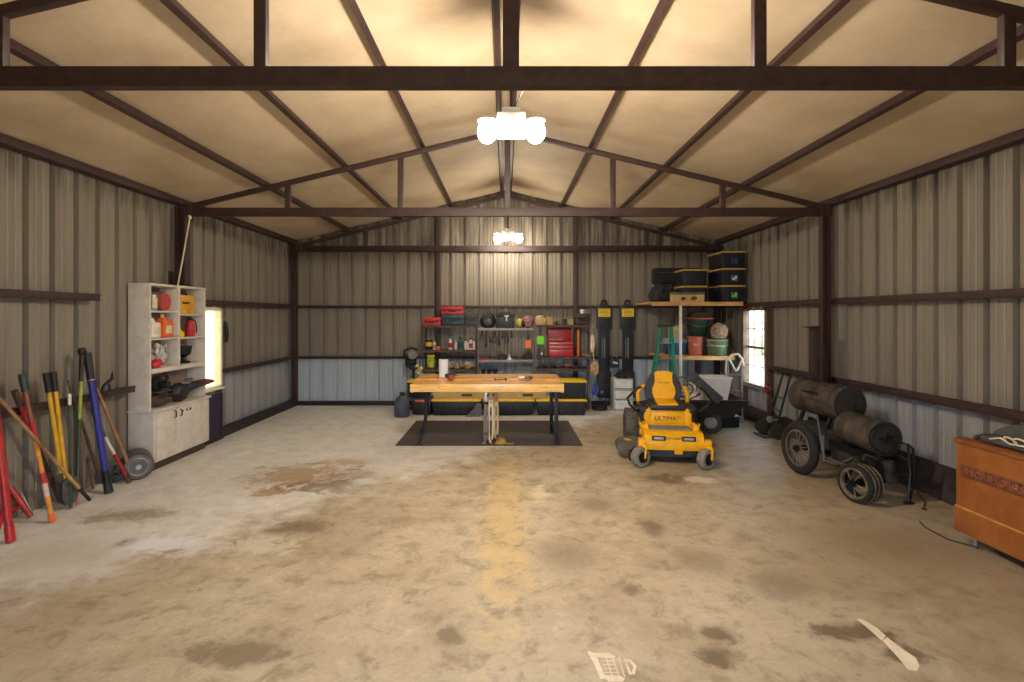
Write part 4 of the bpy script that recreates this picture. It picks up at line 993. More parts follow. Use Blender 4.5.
# green step ladder
D = 9.76
def lp(px, py, d=0.0): return P(px, py, D+d)
lt = lp(661, 325); rt = lp(671.5, 325)
ladder = thing('step_ladder', 'green fibreglass step ladder standing in front of the corner shelf', 'ladder', (wx(664, D), D, 0))
zl = lt.z
bl = V((wx(648.5, D-.2), D-.25, 0)); br = V((wx(677.5, D-.2), D-.25, 0)); tl = V((lt.x, D, zl-.03)); trr = V((rt.x, D, zl-.03))
for a, c_, ww in ((bl, tl, .032), (br, trr, .05)):
    mb = MB(); mb.bar(a, c_, ww, .03, (0, 1, 0), .004); mb.box(a+V((0, 0, .015)), (.08, .06, .03), None, .005); obj('front_rail', mb, m_green, ladder, True)
for sx, a in ((-1, tl), (1, trr)):
    mb = MB(); mb.bar(V((a.x+sx*.14, D+.55, 0)), a+V((0, .05, 0)), .045, .025, (0, 1, 0), .004); obj('rear_rail', mb, m_green, ladder, True)
for k in range(1, 6):
    f = k*.165; a = bl.lerp(tl, f); c_ = br.lerp(trr, f)
    mb = MB(); mb.box((a+c_)/2+V((0, .03, 0)), ((c_-a).length-.02, .08, .025), None, .004); obj('tread', mb, m_alu, ladder, True)
mb = MB(); mb.box((tl+trr)/2+V((0, .03, .02)), (.28, .14, .05), None, .012); obj('top_cap', mb, m_dkgreen, ladder, True)
mb = MB(); mb.bar(bl.lerp(tl, .55), V((tl.x-.08, D+.35, .95)), .012, .02); obj('spreader', mb, m_alu, ladder, True)

# ------------------------------------------------------------------ yellow zero-turn mower
mw = thing('lawn_mower', 'yellow and black ride on zero turn lawn mower facing the camera', 'lawn mower', (2.155, 6.74, 0), R(-8))
mw.scale = (.94, .94, .95)
# local frame: x right in the picture, y away from the camera, origin under the front casters
m_seatblk = mat('seat_vinyl', (36, 35, 36), .5, var=.15)
m_tyreg = mat('worn_caster_rubber', (128, 122, 114), .8, var=.15, scale=20)
def wheel(parent, c, r, w, axis, tm, hm, tread=False, rim=.55, nm='tyre'):
    c = V(c); a = V(axis).normalized()
    mb = MB(); mb.lathe([(r*rim, -w*.42), (r*.8, -w*.5), (r*.95, -w*.44), (r, -w*.25), (r, w*.25), (r*.95, w*.44), (r*.8, w*.5), (r*rim, w*.42)], c, a, 32, False)
    if tread:
        x = a.orthogonal().normalized(); y = a.cross(x)
        for k in range(22):
            th = 2*PI*k/22; d = x*math.cos(th)+y*math.sin(th); tg = a.cross(d)
            for q in (-1, 1):
                M = Matrix((tg, a, d)).transposed(); mb.box(c+d*r*.985+a*q*w*.22+tg*(r*.07*q), (r*.1, w*.42, r*.07), M @ Euler((0, 0, .35*q)).to_matrix())
    o = obj(nm, mb, tm, parent)
    mb = MB(); mb.lathe([(.005, -w*.2), (r*.2, -w*.3), (r*.24, -w*.12), (r*rim*.9, -w*.14), (r*rim*1.02, -w*.44), (r*rim*1.02, w*.44), (r*rim*.9, w*.14), (r*.24, w*.12), (r*.2, w*.3), (.005, w*.2)], c, a, 28); obj('hub', mb, hm, o)
    return o
# rear drive tyres
for sx in (-1, 1):
    wheel(mw, (-.47 if sx < 0 else .42, 1.3, .285), .285, .22, (1, 0, 0), mat('dusty_tyre', (88, 83, 76), .9, var=.2, scale=20), m_black, True, nm='rear_tyre')
# front casters, their forks swung outward
for sx, ang in ((-1, .95), (1, .9)):
    cx = -.46 if sx < 0 else .4
    ax = (math.cos(ang), -math.sin(ang)*1.0, 0) if sx > 0 else (math.cos(ang), -math.sin(ang), 0)
    wheel(mw, (cx+(.0 if sx < 0 else 0), 0, .136), .136, .12, ax, m_tyreg, m_black, nm='caster_tyre')
    a = V(ax).normalized(); side = 1
    mb = MB(); s0 = V((cx, 0, .136))+a*.085*side
    mb.bar(s0+V((0, 0, -.01)), s0+V((.02, .05, .13)), .022, .06, (0, 1, 0), .005)
    mb.bar(s0+V((.02, .05, .12)), V((cx+.05, .13, .285)), .05, .05, (0, 1, 0), .008)
    mb.cyl(V((cx+.05, .14, .2)), V((cx+.05, .14, .36)), .034, n=16)
    s1 = V((cx, 0, .136))-a*.078; mb.bar(s1, s1+V((.03, .05, .12)), .018, .05, (0, 1, 0), .004); mb.bar(s1+V((.03, .05, .12)), s0+V((.02, .05, .13)), .05, .02)
    fk = obj('caster_fork', mb, m_yellow, mw)
    mb = MB(); mb.cyl(s0-a*.02, s0+a*.022, .018, n=12); obj('axle_bolt', mb, m_blackm, fk)
mb = MB(); mb.box((0.01, .17, .262), (.93, .1, .115), None, .012)
for sx in (-1, 1): mb.box((sx*.44+.01, .15, .28), (.1, .13, .15), None, .016)
obj('front_beam', mb, m_yellow, mw)
mb = MB(); mb.box((.06, .11, .185), (.11, .02, .05), None, .005); mb.cyl((.06, .095, .185), (.06, .12, .185), .016, n=12); obj('hitch_tab', mb, m_yellow, mw)
# nose panel with head lamps
mb = MB(); mb.prism([(.12, .3), (.14, .4), (.2, .435), (.42, .43), (.42, .3)], .8, Matrix(((0, 0, 1, -.4), (1, 0, 0, 0), (0, 1, 0, 0), (0, 0, 0, 1)))); obj('nose_panel', mb, m_yellow, mw)
for sx in (-1, 1):
    mb = MB(); mb.box((sx*.2, .132, .365), (.19, .03, .062), (-.12, 0, 0), .012); lm = obj('head_lamp', mb, m_black, mw)
    mb = MB(); mb.box((sx*.2, .115, .365), (.13, .012, .03), (-.12, 0, 0), .004); obj('lens', mb, mat('lamp_lens', (150, 150, 146), .2, var=.1), lm)
text_mesh('maker_lettering', 'CUB CADET', .042, m_blackm, mw, facing(0, .128, .366, .1))
# foot deck and body
mb = MB(); mb.box((0, .52, .42), (.78, .3, .02), None, .006)
for sx in (-1, 1): mb.box((sx*.34, .5, .46), (.06, .3, .1), (0, sx*.25, 0), .012)
obj('foot_deck', mb, m_yellow, mw)
mb = MB(); mb.box((0, .5, .437), (.58, .26, .014), None, .003)
for k in range(5): mb.box((-.24+.12*k, .5, .446), (.06, .24, .008), None, .002)
obj('foot_mat', mb, m_grey, mw)
mb = MB(); mb.box((0, .66, .55), (.5, .05, .24), (-.05, 0, 0), .01); mb.box((0, .632, .56), (.4, .02, .16), (-.05, 0, 0), .006)
for sx in (-1, 1): mb.box((sx*.29, .72, .56), (.1, .18, .27), None, .02)
mb.box((0, .9, .6), (.62, .46, .16), None, .02); obj('seat_box', mb, m_yellow, mw)
text_mesh('model_lettering', 'ULTIMA', .088, mat('lettering_brown', (58, 30, 8), .5), mw, facing(-.035, .618, .545, .05))
text_mesh('small_lettering', 'ZT1', .036, mat('lettering_brown', (58, 30, 8), .5), mw, facing(.155, .6195, .565, .05))
# seat
st = obj('seat', MB().box((0, .84, .715), (.52, .48, .09), (.05, 0, 0), .04), m_seatblk, mw)
mb = MB(); mb.box((0, .82, .755), (.3, .42, .03), (.05, 0, 0), .012); obj('seat_insert', mb, m_yellow, st)
bt = Matrix.Translation((0, 1.06, .72)) @ Matrix.Rotation(-.2, 4, 'X')
def back(poly, y0, th, m, nm, par):
    mb = MB(); mb.prism(poly, th, bt @ Matrix.Translation((0, y0, 0)) @ FRONT)
    bmesh.ops.bevel(mb.bm, geom=[e for e in mb.bm.edges if abs((e.verts[0].co-e.verts[1].co).length-th) > 1e-4], offset=min(.02, th*.35), segments=2, affect='EDGES')
    return obj(nm, mb, m, par)
k = [(-.2, 0), (.2, 0), (.27, .07), (.275, .2), (.25, .32), (.19, .42), (.1, .455), (-.1, .455), (-.19, .42), (-.25, .32), (-.275, .2), (-.27, .07)]
bk = back(k, .05, .11, m_seatblk, 'backrest', mw)
k2 = [(-.14, .04), (.14, .04), (.175, .13), (.17, .22), (.12, .3), (.12, .38), (.14, .435), (.09, .462), (-.09, .462), (-.14, .435), (-.12, .38), (-.12, .3), (-.17, .22), (-.175, .13)]
ins = back(k2, -.065, .03, m_yellow, 'backrest_insert', bk)
Mt = bt @ Matrix.Translation((0, -.1, .285)) @ FRONT
text_mesh('seat_lettering', 'CUB CADET', .03, m_brown, bk, Mt)
# arm boxes beside the seat, levers, hoops
for sx in (-1, 1):
    mb = MB(); mb.box((sx*.34, .88, .66), (.14, .5, .11), None, .03); obj('fender', mb, m_black if sx > 0 else m_blackm, mw)
    mb = MB(); mb.tube([(sx*.36, .72, .62), (sx*.47, .68, .66), (sx*.55, .6, .74), (sx*.59, .54, .84), (sx*.47, .46, .99), (sx*.4, .44, 1.03)], [.02, .02, .018, .018, .02, .02], 8)
    obj('lap_bar', mb, m_black, mw)
    mb = MB(); mb.tube([(sx*.36, .6, .5), (sx*.4, .7, .62), (sx*.44, .66, .68)], .03, 8); obj('lever_boot', mb, m_blackm, mw)
    mb = MB(); mb.tube([(sx*.33, 1.12, .5), (sx*.37, 1.14, .7), (sx*.375, 1.13, .84), (sx*.34, 1.14, .92), (sx*.26, 1.2, .945), (sx*.1, 1.3, .945)], .032, 12); obj('frame_hoop', mb, m_yellow, mw)
    mb = MB(); mb.bar((sx*.41, .42, .38), (sx*.3, .95, .5), .05, .07, bev=.01); mb.bar((sx*.36, .95, .46), (sx*.3, 1.2, .5), .05, .08, bev=.01); obj('side_frame', mb, m_yellow, mw)
    mb = MB(); mb.bar((sx*.36, .34, .44), (sx*.42, .5, .5), .03, .03, bev=.006); obj('height_link', mb, m_yellow, mw)
# engine behind the seat
mb = MB(); mb.box((0, 1.45, .52), (.5, .4, .28), None, .04); mb.cyl((0, 1.45, .66), (0, 1.45, .76), .15, n=22); obj('engine', mb, m_black, mw)
# cutting deck with its discharge chute
mb = MB(); mb.prism([(-.56, .3), (-.36, .2), (.36, .2), (.5, .34), (.52, .85), (.3, 1.05), (-.3, 1.05), (-.55, .85)], .11, Matrix.Translation((0, 0, .09))); 
bmesh.ops.bevel(mb.bm, geom=mb.bm.edges[:], offset=.015, segments=2, affect='EDGES')
for sx in (-.3, .25): mb.cyl((sx, .6, .2), (sx, .6, .25), .09, n=18)
obj('mower_deck', mb, m_black, mw)
mb = MB(); mb.prism([(-.34, .0), (.02, .0), (.04, .09), (-.02, .13), (-.3, .1)], .42, Matrix.Translation((-.43, .72, .14)) @ FRONT)
bmesh.ops.bevel(mb.bm, geom=mb.bm.edges[:], offset=.02, segments=2, affect='EDGES')
ch = obj('discharge_chute', mb, mat('grey_chute', (92, 84, 78), .6), mw)
mb = MB(); mb.box((-.59, .45, .262), (.1, .09, .006), (0, .12, .2), .002); obj('warning_sticker', mb, m_lidyel, ch)
for sx in (-.56, .46):
    mb = MB(); mb.cyl((sx-.025, .32, .05), (sx+.025, .32, .05), .05, n=18); mb.box((sx, .32, .1), (.02, .03, .1)); obj('gauge_wheel', mb, m_black, mw)

# ------------------------------------------------------------------ dump cart behind the mower
ct = thing('dump_cart', 'black two wheeled dump cart parked behind the mower', 'cart', (3.33, 9.0, 0), R(-3))
def tub(mb, z0, z1, bot, top, th=.03):
    A = [V((x, y, z0)) for x, y in bot]; B = [V((x, y, z1)) for x, y in top]
    n = len(A); cA = sum(A, V())/n; cB = sum(B, V())/n
    A2 = [a+(cA-a).normalized()*th+V((0, 0, th)) for a in A]; B2 = [b_+(cB-b_).normalized()*th for b_ in B]
    vs = [[mb.bm.verts.new(p) for p in r_] for r_ in (A, B, B2, A2)]
    for i in range(3):
        for k in range(n): mb._face([vs[i][k], vs[i][(k+1) % n], vs[i+1][(k+1) % n], vs[i+1][k]])
    mb._face(list(reversed(vs[0]))); mb._face(vs[3])
mb = MB(); tub(mb, .27, .545, [(-.5, -.3), (.4, -.3), (.4, .34), (-.5, .34)], [(-.6, -.38), (.62, -.38), (.62, .42), (-.6, .42)])
mb.tube([(-.6, -.38, .55), (.62, -.38, .55), (.62, .42, .55), (-.6, .42, .55)], .018, 7, closed=True); obj('tub', mb, m_black, ct)
mb = MB(); mb.bar((-.27, -.45, .94), (.16, -.42, .56), .14, .05, (0, 1, 0), .012); mb.bar((-.31, -.45, .955), (-.23, -.45, .915), .17, .07, (0, 1, 0), .012); obj('tailgate', mb, m_dgrey, ct)
for sy in (-1, 1): wheel(ct, (.06, sy*.27+.02, .185), .185, .1, (.25, 1, 0), m_rubber, m_grey, nm='wheel_tyre')
mb = MB(); mb.cyl((.06, -.24, .185), (.06, .28, .185), .016, n=10); mb.bar((.06, 0.02, .185), (-.2, .02, .27), .06, .05); mb.box((-.1, .02, .262), (.5, .3, .02)); obj('axle_frame', mb, m_blackm, ct)
mb = MB(); mb.tube([(-.42, .02, .24), (-.75, .02, .12), (-.9, .02, .03)], .02, 8); mb.box((-.92, .02, .02), (.06, .05, .03), None, .005); obj('drawbar', mb, m_blackm, ct)
# white bin standing in the cart
t = thing('white_bin', 'white plastic bin standing in the dump cart', 'bin', (3.54, 9.0, .302), R(-3))
mb = MB(); tub(mb, 0, .61, [(-.12, -.15), (.12, -.15), (.12, .15), (-.12, .15)], [(-.22, -.2), (.22, -.2), (.22, .2), (-.22, .2)], .012); obj('bin_body', mb, mat('bin_white', (206, 204, 198), .5, var=.05), t)
mb = MB(); mb.tube([(-.222, -.202, .6), (.222, -.202, .6), (.222, .202, .6), (-.222, .202, .6)], .014, 7, closed=True); obj('rim', mb, m_whitep, t)
# drop cloths
t = thing('drop_cloth', 'heap of stained white drop cloth at the left of the cart', 'cloth', (3.11, 9.03, .312), .2)
mb = MB(); mb.ball((0, 0, .2), (.35, .34, .56), 5, .32, 3.2, 11, flat=-.2); mb.ball((.08, -.06, .16), (.3, .34, .46), 4, .5, 3.5, 14, flat=-.16); obj('cloth', mb, mat('stained_cloth', (206, 194, 178), .95, var=.28, scale=7), t)
t2 = thing('garden_hose', 'dark hose looped over the drop cloth heap', 'hose', (3.04, 8.92, .72))
mb = MB(); mb.torus((-.1, -.05, .1), .1, .012, (.3, 1, .3), 22, 7); mb.torus((-.04, -.1, -.02), .12, .011, (-.2, 1, .5), 22, 7); mb.tube([(-.16, -.06, .02), (-.18, -.18, -.1), (-.05, -.24, -.16), (.1, -.2, -.1)], .012, 7); obj('loops', mb, m_dgrey, t2)
mb = MB(); mb.cyl((.1, -.2, -.1), (.16, -.19, -.06), .018, n=10); obj('nozzle', mb, m_brown, t2)
# low black bin with a pale lid
D = 9.25
t = thing('lidded_bin', 'low black storage bin with a pale grey blue lid behind the cart', 'bin', ((727-VX)*D/F, D+.17, 0))
mb = MB(); mb.box((0, 0, .09), (.42, .4, .18), None, .02); obj('bin_body', mb, m_black, t)
mb = MB(); mb.box((0, .02, .2), (.4, .38, .04), (.12, 0, 0), .012); obj('lid', mb, mat('pale_lid', (176, 182, 192), .5), t)
# hand truck by the window
D = 9.75
hx = (735-VX)*D/F
t = thing('hand_truck', 'grey hand truck with a white looped handle beside the right window', 'hand truck', (hx, D, 0), R(-14))
mb = MB(); mb.tube([(-.09, .02, .62), (-.15, .03, .9), (-.14, .03, 1.1), (-.05, .03, 1.22), (.06, .03, 1.23), (.13, .02, 1.14), (.15, .02, 1.02)], .02, 9); mb.tube([(-.1, .02, 1.14), (-.02, .0, .98), (.02, .0, .92)], .017, 8); mb.tube([(.12, .02, 1.12), (.06, .0, .98), (.02, .0, .92)], .017, 8); obj('handle', mb, m_white, t)
for sx in (-1, 1):
    mb = MB(); mb.tube([(sx*.12, .02, 1.1), (sx*.12, 0, .6), (sx*.12, -.02, .16), (sx*.12, -.05, .02)], .016, 8); obj('rail', mb, m_grey, t)
mb = MB()
for zz in (.3, .55, .85): mb.box((0, -.002, zz), (.24, .016, .03), None, .003)
obj('cross_bars', mb, m_grey, t)
mb = MB(); mb.box((0.02, -.1, .01), (.26, .12, .014), None, .003); mb.box((0, -.045, .05), (.3, .012, .08)); obj('toe_plate', mb, m_grey, t)
for sx in (-1, 1): wheel(t, (sx*.17, .09, .1), .1, .05, (1, 0, 0), m_rubber, m_grey, nm='wheel_tyre')

# ------------------------------------------------------------------ barrel smoker on wheels along the right wall
m_drum = mat('weathered_drum', (68, 58, 50), .75, .15, var=.35, scale=6, bump=.2)
m_drumend = mat('sooty_drum_end', (48, 43, 39), .8, .15, var=.35, scale=9, bump=.3)
m_spoke = mat('wheel_spokes', (104, 98, 92), .5, .3)
m_rim = mat('brassy_rim', (112, 98, 74), .6, .3, var=.3)
m_tyredk = mat('black_tyre', (30, 29, 28), .85, var=.2)
sm = thing('barrel_smoker', 'rusty two drum barbecue smoker on spoked wheels by the right wall', 'smoker', (3.95, 6.4, 0))
def drum(a, b_, r, nm, end_details):
    a, b_ = V(a), V(b_); d = (b_-a).normalized(); L_ = (b_-a).length
    mb = MB(); mb.lathe([(r*.97, 0), (r*1.02, .006), (r, .02), (r, L_*.33), (r*1.015, L_*.34), (r, L_*.35), (r, L_*.66), (r*1.015, L_*.67), (r, L_*.68), (r, L_-.02), (r*1.02, L_-.006), (r*.97, L_)], a, d, 40, False)
    o = obj(nm, mb, m_drum, sm, True)
    mb = MB(); mb.lathe([(r*.98, .012), (r*.6, .0), (r*.05, .0), (.001, 0)], a, d, 40, False); obj('drum_end', mb, m_drumend, sm, True)
    mb = MB(); mb.lathe([(r*.98, L_-.012), (.001, L_)], a, d, 40, False); obj('drum_end', mb, m_drumend, sm, True)
    return o, a, d
b1, a1, d1 = drum((4.08, 6.28, .878), (4.0, 7.14, .878), .212, 'main_drum', 0)
b2, a2, d2 = drum((4.02, 5.62, .63), (4.04, 6.24, .63), .182, 'firebox_drum', 0)
# lid seam, hinge and handles on the main drum
x1 = V((d1.y, -d1.x, 0)).normalized()
def around(a, d, x, r, ang, l): return a+d*l+(x*math.cos(ang)+V((0, 0, 1))*math.sin(ang))*r
mb = MB()
for ang in (PI*.55, PI*.98): mb.tube([around(a1, d1, x1, .215, ang, l) for l in (.1, .4, .78)], .006, 6)
for l in (.1, .78): mb.tube([around(a1, d1, x1, .215, PI*(.55+.043*k), l) for k in range(11)], .006, 6)
obj('lid_seam', mb, m_blackm, sm, True)
mb = MB(); mb.tube([around(a1, d1, x1, r_, PI*.86, l) for r_, l in ((.21, .3), (.245, .31), (.25, .43), (.245, .55), (.21, .56))], .009, 7); obj('lid_handle', mb, m_blackm, sm, True)
mb = MB(); mb.tube([around(a1, d1, x1, r_, PI*.66, l) for r_, l in ((.21, .2), (.235, .22), (.235, .27), (.21, .3))], .007, 6); obj('thermometer_hook', mb, m_blackm, sm, True)
mb = MB(); c = around(a1, d1, x1, .212, PI*.5, .16); mb.cyl(c-V((0, 0, .01)), c+V((0, 0, .02)), .03, n=14); obj('bung', mb, m_blackm, sm, True)
# end door of the firebox
c = a2-d2*.008
mb = MB(); mb.torus(c, .15, .007, d2, 28, 6); mb.bar(c+V((-.07, -.006, .01)), c+V((.04, -.006, .015)), .012, .02); mb.bar(c+V((.0, -.006, -.06)), c+V((.03, -.006, .07)), .012, .015); mb.cyl(c+V((.06, -.0, .02)), c+V((.06, -.03, .02)), .012, n=10); obj('firebox_door', mb, m_blackm, sm, True)
# chimney
mb = MB(); mb.box((4.12, 7.08, 1.42), (.1, .1, .74), None, .008); mb.box((4.08, 7.08, 1.79), (.19, .13, .012), (0, -.06, 0)); obj('chimney', mb, mat('chimney_steel', (56, 44, 40), .7, .2, var=.25), sm, True)
# wheels
def spoked(c, r, w, axis, ns, nm, rm, multi=1):
    c = V(c); a = V(axis).normalized(); x = a.orthogonal().normalized(); y = a.cross(x)
    mb = MB(); mb.torus(c, r-w*.5, w*.5, a, 36, 10)
    for q in range(1, multi): mb.torus(c+a*w*.8*q, r-w*.5, w*.5, a, 36, 10)
    o = obj(nm, mb, m_tyredk, sm, True)
    return o, c, a, x, y
def wheelparts(c, r, w, axis, ns, rm, multi=1):
    o, c, a, x, y = spoked(c, r, w, axis, ns, 'wheel_tyre', rm, multi)
    mb = MB(); mb.torus(c-a*w*.25, r-w*1.05, .014, a, 32, 7); mb.torus(c+a*w*.2, r-w*1.05, .012, a, 32, 7); obj('wheel_rim', mb, rm, sm, True)
    mb = MB()
    for k in range(ns):
        th = 2*PI*k/ns; mb.cyl(c-a*.02+(x*math.cos(th)+y*math.sin(th))*.03, c+(x*math.cos(th+.12)+y*math.sin(th+.12))*(r-w*1.05), .007, n=6)
    obj('spokes', mb, m_spoke, sm, True)
    mb = MB(); mb.cyl(c-a*.06, c+a*.08, .04, n=16); mb.cyl(c-a*.075, c-a*.06, .025, n=12); obj('wheel_hub', mb, m_blackm, sm, True)
wheelparts((3.6, 6.5, .317), .317, .1, (1, .12, 0), 16, m_spoke)
wheelparts((4.36, 6.55, .317), .317, .075, (1, .12, 0), 16, m_spoke)
wheelparts((3.62, 5.5, .2), .2, .05, (1, .3, 0), 5, m_rim, 4)
mb = MB()
for k in range(3): mb.torus((3.62+.03+.05*k, 5.5+.012*k, .2), .197-.003*k, .006, (1, .3, 0), 30, 6)
obj('brass_bands', mb, m_rim, sm, True)
# chassis
mb = MB()
mb.bar((3.55, 6.5, .317), (4.42, 6.55, .317), .05, .05); 
for xx in (3.85, 4.2): mb.bar((xx, 5.5, .4), (xx-.02, 7.3, .52), .05, .06)
for yy in (5.75, 6.3, 7.2): mb.bar((3.8, yy, .45), (4.25, yy, .45), .04, .05)
mb.bar((3.66, 5.5, .2), (4.0, 5.56, .22), .05, .05); mb.bar((3.95, 5.55, .22), (3.95, 5.6, .46), .06, .06)
obj('chassis', mb, m_blackm, sm, True)
for yy in (6.42, 7.0):
    for sx in (-.14, .14): mb = MB(); mb.bar((4.03+sx*1.3, yy, .46), (4.05+sx*.6-.03, yy, .7), .04, .04); obj('cradle_leg', mb, m_blackm, sm, True)
for yy in (5.75, 6.1): mb = MB(); mb.box((4.03, yy, .455), (.22, .05, .06)); obj('cradle_block', mb, m_blackm, sm, True)
mb = MB(); mb.box((3.98, 6.62, .46), (.36, .7, .22), None, .02); mb.box((3.98, 6.0, .34), (.3, .5, .16), None, .02); obj('ash_box', mb, mat('sooty_box', (44, 40, 38), .8, var=.3), sm, True)
mb = MB(); mb.tube([(3.66, 6.12, .55), (3.6, 6.0, .3), (3.7, 5.9, .28), (3.95, 5.85, .42)], .016, 8); mb.tube([(3.7, 6.3, .75), (3.62, 6.05, .34), (3.75, 5.8, .28), (3.9, 5.7, .34)], .012, 8); obj('brake_hose', mb, m_dgrey, sm, True)
mb = MB(); mb.cyl((3.98, 5.52, .42), (4.02, 5.52, .2), .05, .06, 14); mb.cyl((3.84, 5.7, .42), (4.0, 5.55, .37), .045, n=14); obj('grease_pot', mb, m_drumend, sm, True)
# front prop stand of chromed rod
mb = MB(); mb.tube([(4.1, 5.52, .62), (4.17, 5.5, .6), (4.18, 5.48, .3), (4.14, 5.46, .02)], .013, 8); mb.tube([(4.17, 5.5, .6), (4.24, 5.52, .55), (4.24, 5.5, .2), (4.16, 5.47, .02)], .013, 8); mb.bar((4.02, 5.52, .27), (4.2, 5.49, .3), .02, .02); mb.box((4.15, 5.46, .01), (.08, .05, .016)); obj('prop_stand', mb, m_blackm, sm, True)
# rod lying on the floor by the stand
t = thing('iron_rod', 'thin iron rod lying on the floor beside the smoker stand', 'rod', (4.3, 5.45, 0))
mb = MB(); mb.tube([(-.12, -.15, .01), (.05, .05, .012), (.2, .35, .01)], .008, 6); obj('rod', mb, m_rust, t); mb = MB(); mb.torus((-.13, -.165, .011), .02, .006, (0, 0, 1), 12, 5); obj('eye', mb, m_rust, t)
# black dolly leaning on the wall beyond the smoker
dl = thing('furniture_dolly', 'black tubular dolly leaning at the right wall beyond the smoker', 'dolly', (4.25, 8.45, 0))
base = [G(776, 434), G(768, 430)]
def wl(px, py, D): return P(px, py, D)
A0, A1 = V((4.22, 8.35, .03)), V((4.36, 8.12, 1.02)); B0, B1 = V((4.3, 8.75, .03)), V((4.40, 8.42, 1.02))
for a, c_ in ((A0, A1), (B0, B1)): mb = MB(); mb.tube([a, c_], .016, 8); obj('rail', mb, m_black, dl, True)
mb = MB(); mb.tube([A1, (4.37, 8.2, 1.05), (4.39, 8.36, 1.05), B1], .016, 8); obj('handle', mb, m_black, dl, True)
mb = MB()
for f in (.22, .42, .62): mb.cyl(A0.lerp(A1, f), B0.lerp(B1, f), .011, n=8)
mb.cyl(A0.lerp(A1, .2), B0.lerp(B1, .42), .01, n=8); obj('cross_bars', mb, m_black, dl, True)
mb = MB(); mb.box((4.18, 8.55, .012), (.22, .36, .016), None, .003); obj('toe_plate', mb, m_black, dl, True)
for yy in (8.3, 8.8): mb = MB(); mb.cyl((4.26, yy-.03, .11), (4.26, yy+.03, .11), .11, n=22); obj('wheel_tyre', mb, m_rubber, dl, True)
mb = MB(); mb.cyl((4.16, 8.38, .3), (4.2, 8.4, .3), .05, n=20); mb.bar((4.18, 8.4, .3), A0.lerp(A1, .28), .02, .02); obj('lamp_disc', mb, m_alu, dl, True)
t = thing('mounted_reflector', 'round red reflector fixed on the brown post by the right window', 'reflector', (4.47, W(770.5, 389, 4.5).y+.02, W(770.5, 389, 4.5).z))
mb = MB(); mb.lathe([(.062, 0), (.062, .02), (.05, .03), (.01, .034)], (.0, 0, 0), (-1, -.5, 0), 24); obj('lens', mb, mat('lens_red', (120, 24, 26), .3), t); mb = MB(); mb.torus((0, 0, 0), .062, .011, (-1, -.5, 0), 24, 6); mb.bar((0, 0, 0), (.06, .03, 0), .03, .03); obj('bezel', mb, m_black, t)

# ------------------------------------------------------------------ orange steel chest at the right edge
m_chest = mat('orange_enamel', (158, 94, 40), .45, var=.16, scale=5, col2=(130, 72, 28), coat=.15)
m_chestdk = mat('brown_relief', (112, 60, 36), .55, var=.25, scale=18)
cy0, cy1 = 3.35, 4.56
t = thing('chest_cooler', 'large orange brown enamel chest cooler on legs at the right wall', 'cooler', (3.867, (cy0+cy1)/2, 0))
hl = (cy1-cy0)/2
mb = MB(); mb.box((.35, 0, .48), (.7, 2*hl, .76), None, .018); obj('cabinet', mb, m_chest, t)
mb = MB(); mb.box((-.001, 0, .2), (.012, 2*hl+.012, .2), None, .005); mb.box((.35, hl+.002, .2), (.71, .012, .2), None, .005); obj('skirt', mb, m_chest, t)
mb = MB(); mb.box((.0, 0, .31), (.012, 2*hl+.01, .014), None, .003); obj('seam_strip', mb, mat('chest_trim', (206, 140, 70), .35), t)
mb = MB(); mb.box((.35, 0, .868), (.73, 2*hl+.025, .03), None, .012); mb.box((.05, 0, .886), (.1, 2*hl, .014), None, .005); obj('lid', mb, mat('chest_lid', (128, 72, 32), .5, var=.15), t)
mb = MB()
mb.box((-.004, -.0, .63), (.012, 2*hl-.12, .1), None, .003)
obj('relief_band', mb, m_chestdk, t)
mb = MB(); random.seed(4)
n = 19
for k in range(n):
    yy = -hl+.1+(2*hl-.2)*(k+.5)/n; q = k % 4
    if q == 0: mb.torus((-.011, yy, .63), .024, .007, (1, 0, 0), 16, 6)
    elif q == 1: mb.tube([(-.011, yy-.02, .66), (-.013, yy+.01, .65), (-.013, yy-.012, .62), (-.011, yy+.015, .6)], .007, 6)
    elif q == 2: mb.torus((-.011, yy, .64), .018, .007, (1, 0, 0), 14, 6, .6, 2*PI-.4)
    else: mb.tube([(-.011, yy-.016, .6), (-.013, yy, .665), (-.011, yy+.016, .6)], .007, 6)
obj('relief_scrolls', mb, mat('relief_light', (130, 76, 46), .5), t)
for yy in (-hl+.1, hl-.14):
    for xx in (.05, .62): mb = MB(); mb.cyl((xx, yy, 0), (xx, yy, .12), .014, .022, 12); obj('leg', mb, m_alu, t)
mb = MB(); mb.box((.36, -.02, .065), (.5, 2*hl-.42, .09), None, .02); mb.box((.12, .1, .055), (.1, .3, .06), None, .01); obj('compressor', mb, m_black, t)
mb = MB(); mb.ball((.09, hl-.1, .915), (.04, .04, .05), 2); mb.cyl((.09, hl-.1, .885), (.09, hl-.1, .91), .012, n=10); obj('lid_knob', mb, m_brown, t)
mb = MB(); mb.tube([(.04, hl-.18, .02), (-.05, hl+.02, .006), (-.04, hl+.28, .006), (.02, hl+.42, .006)], .006, 6); obj('power_cord', mb, m_black, t)
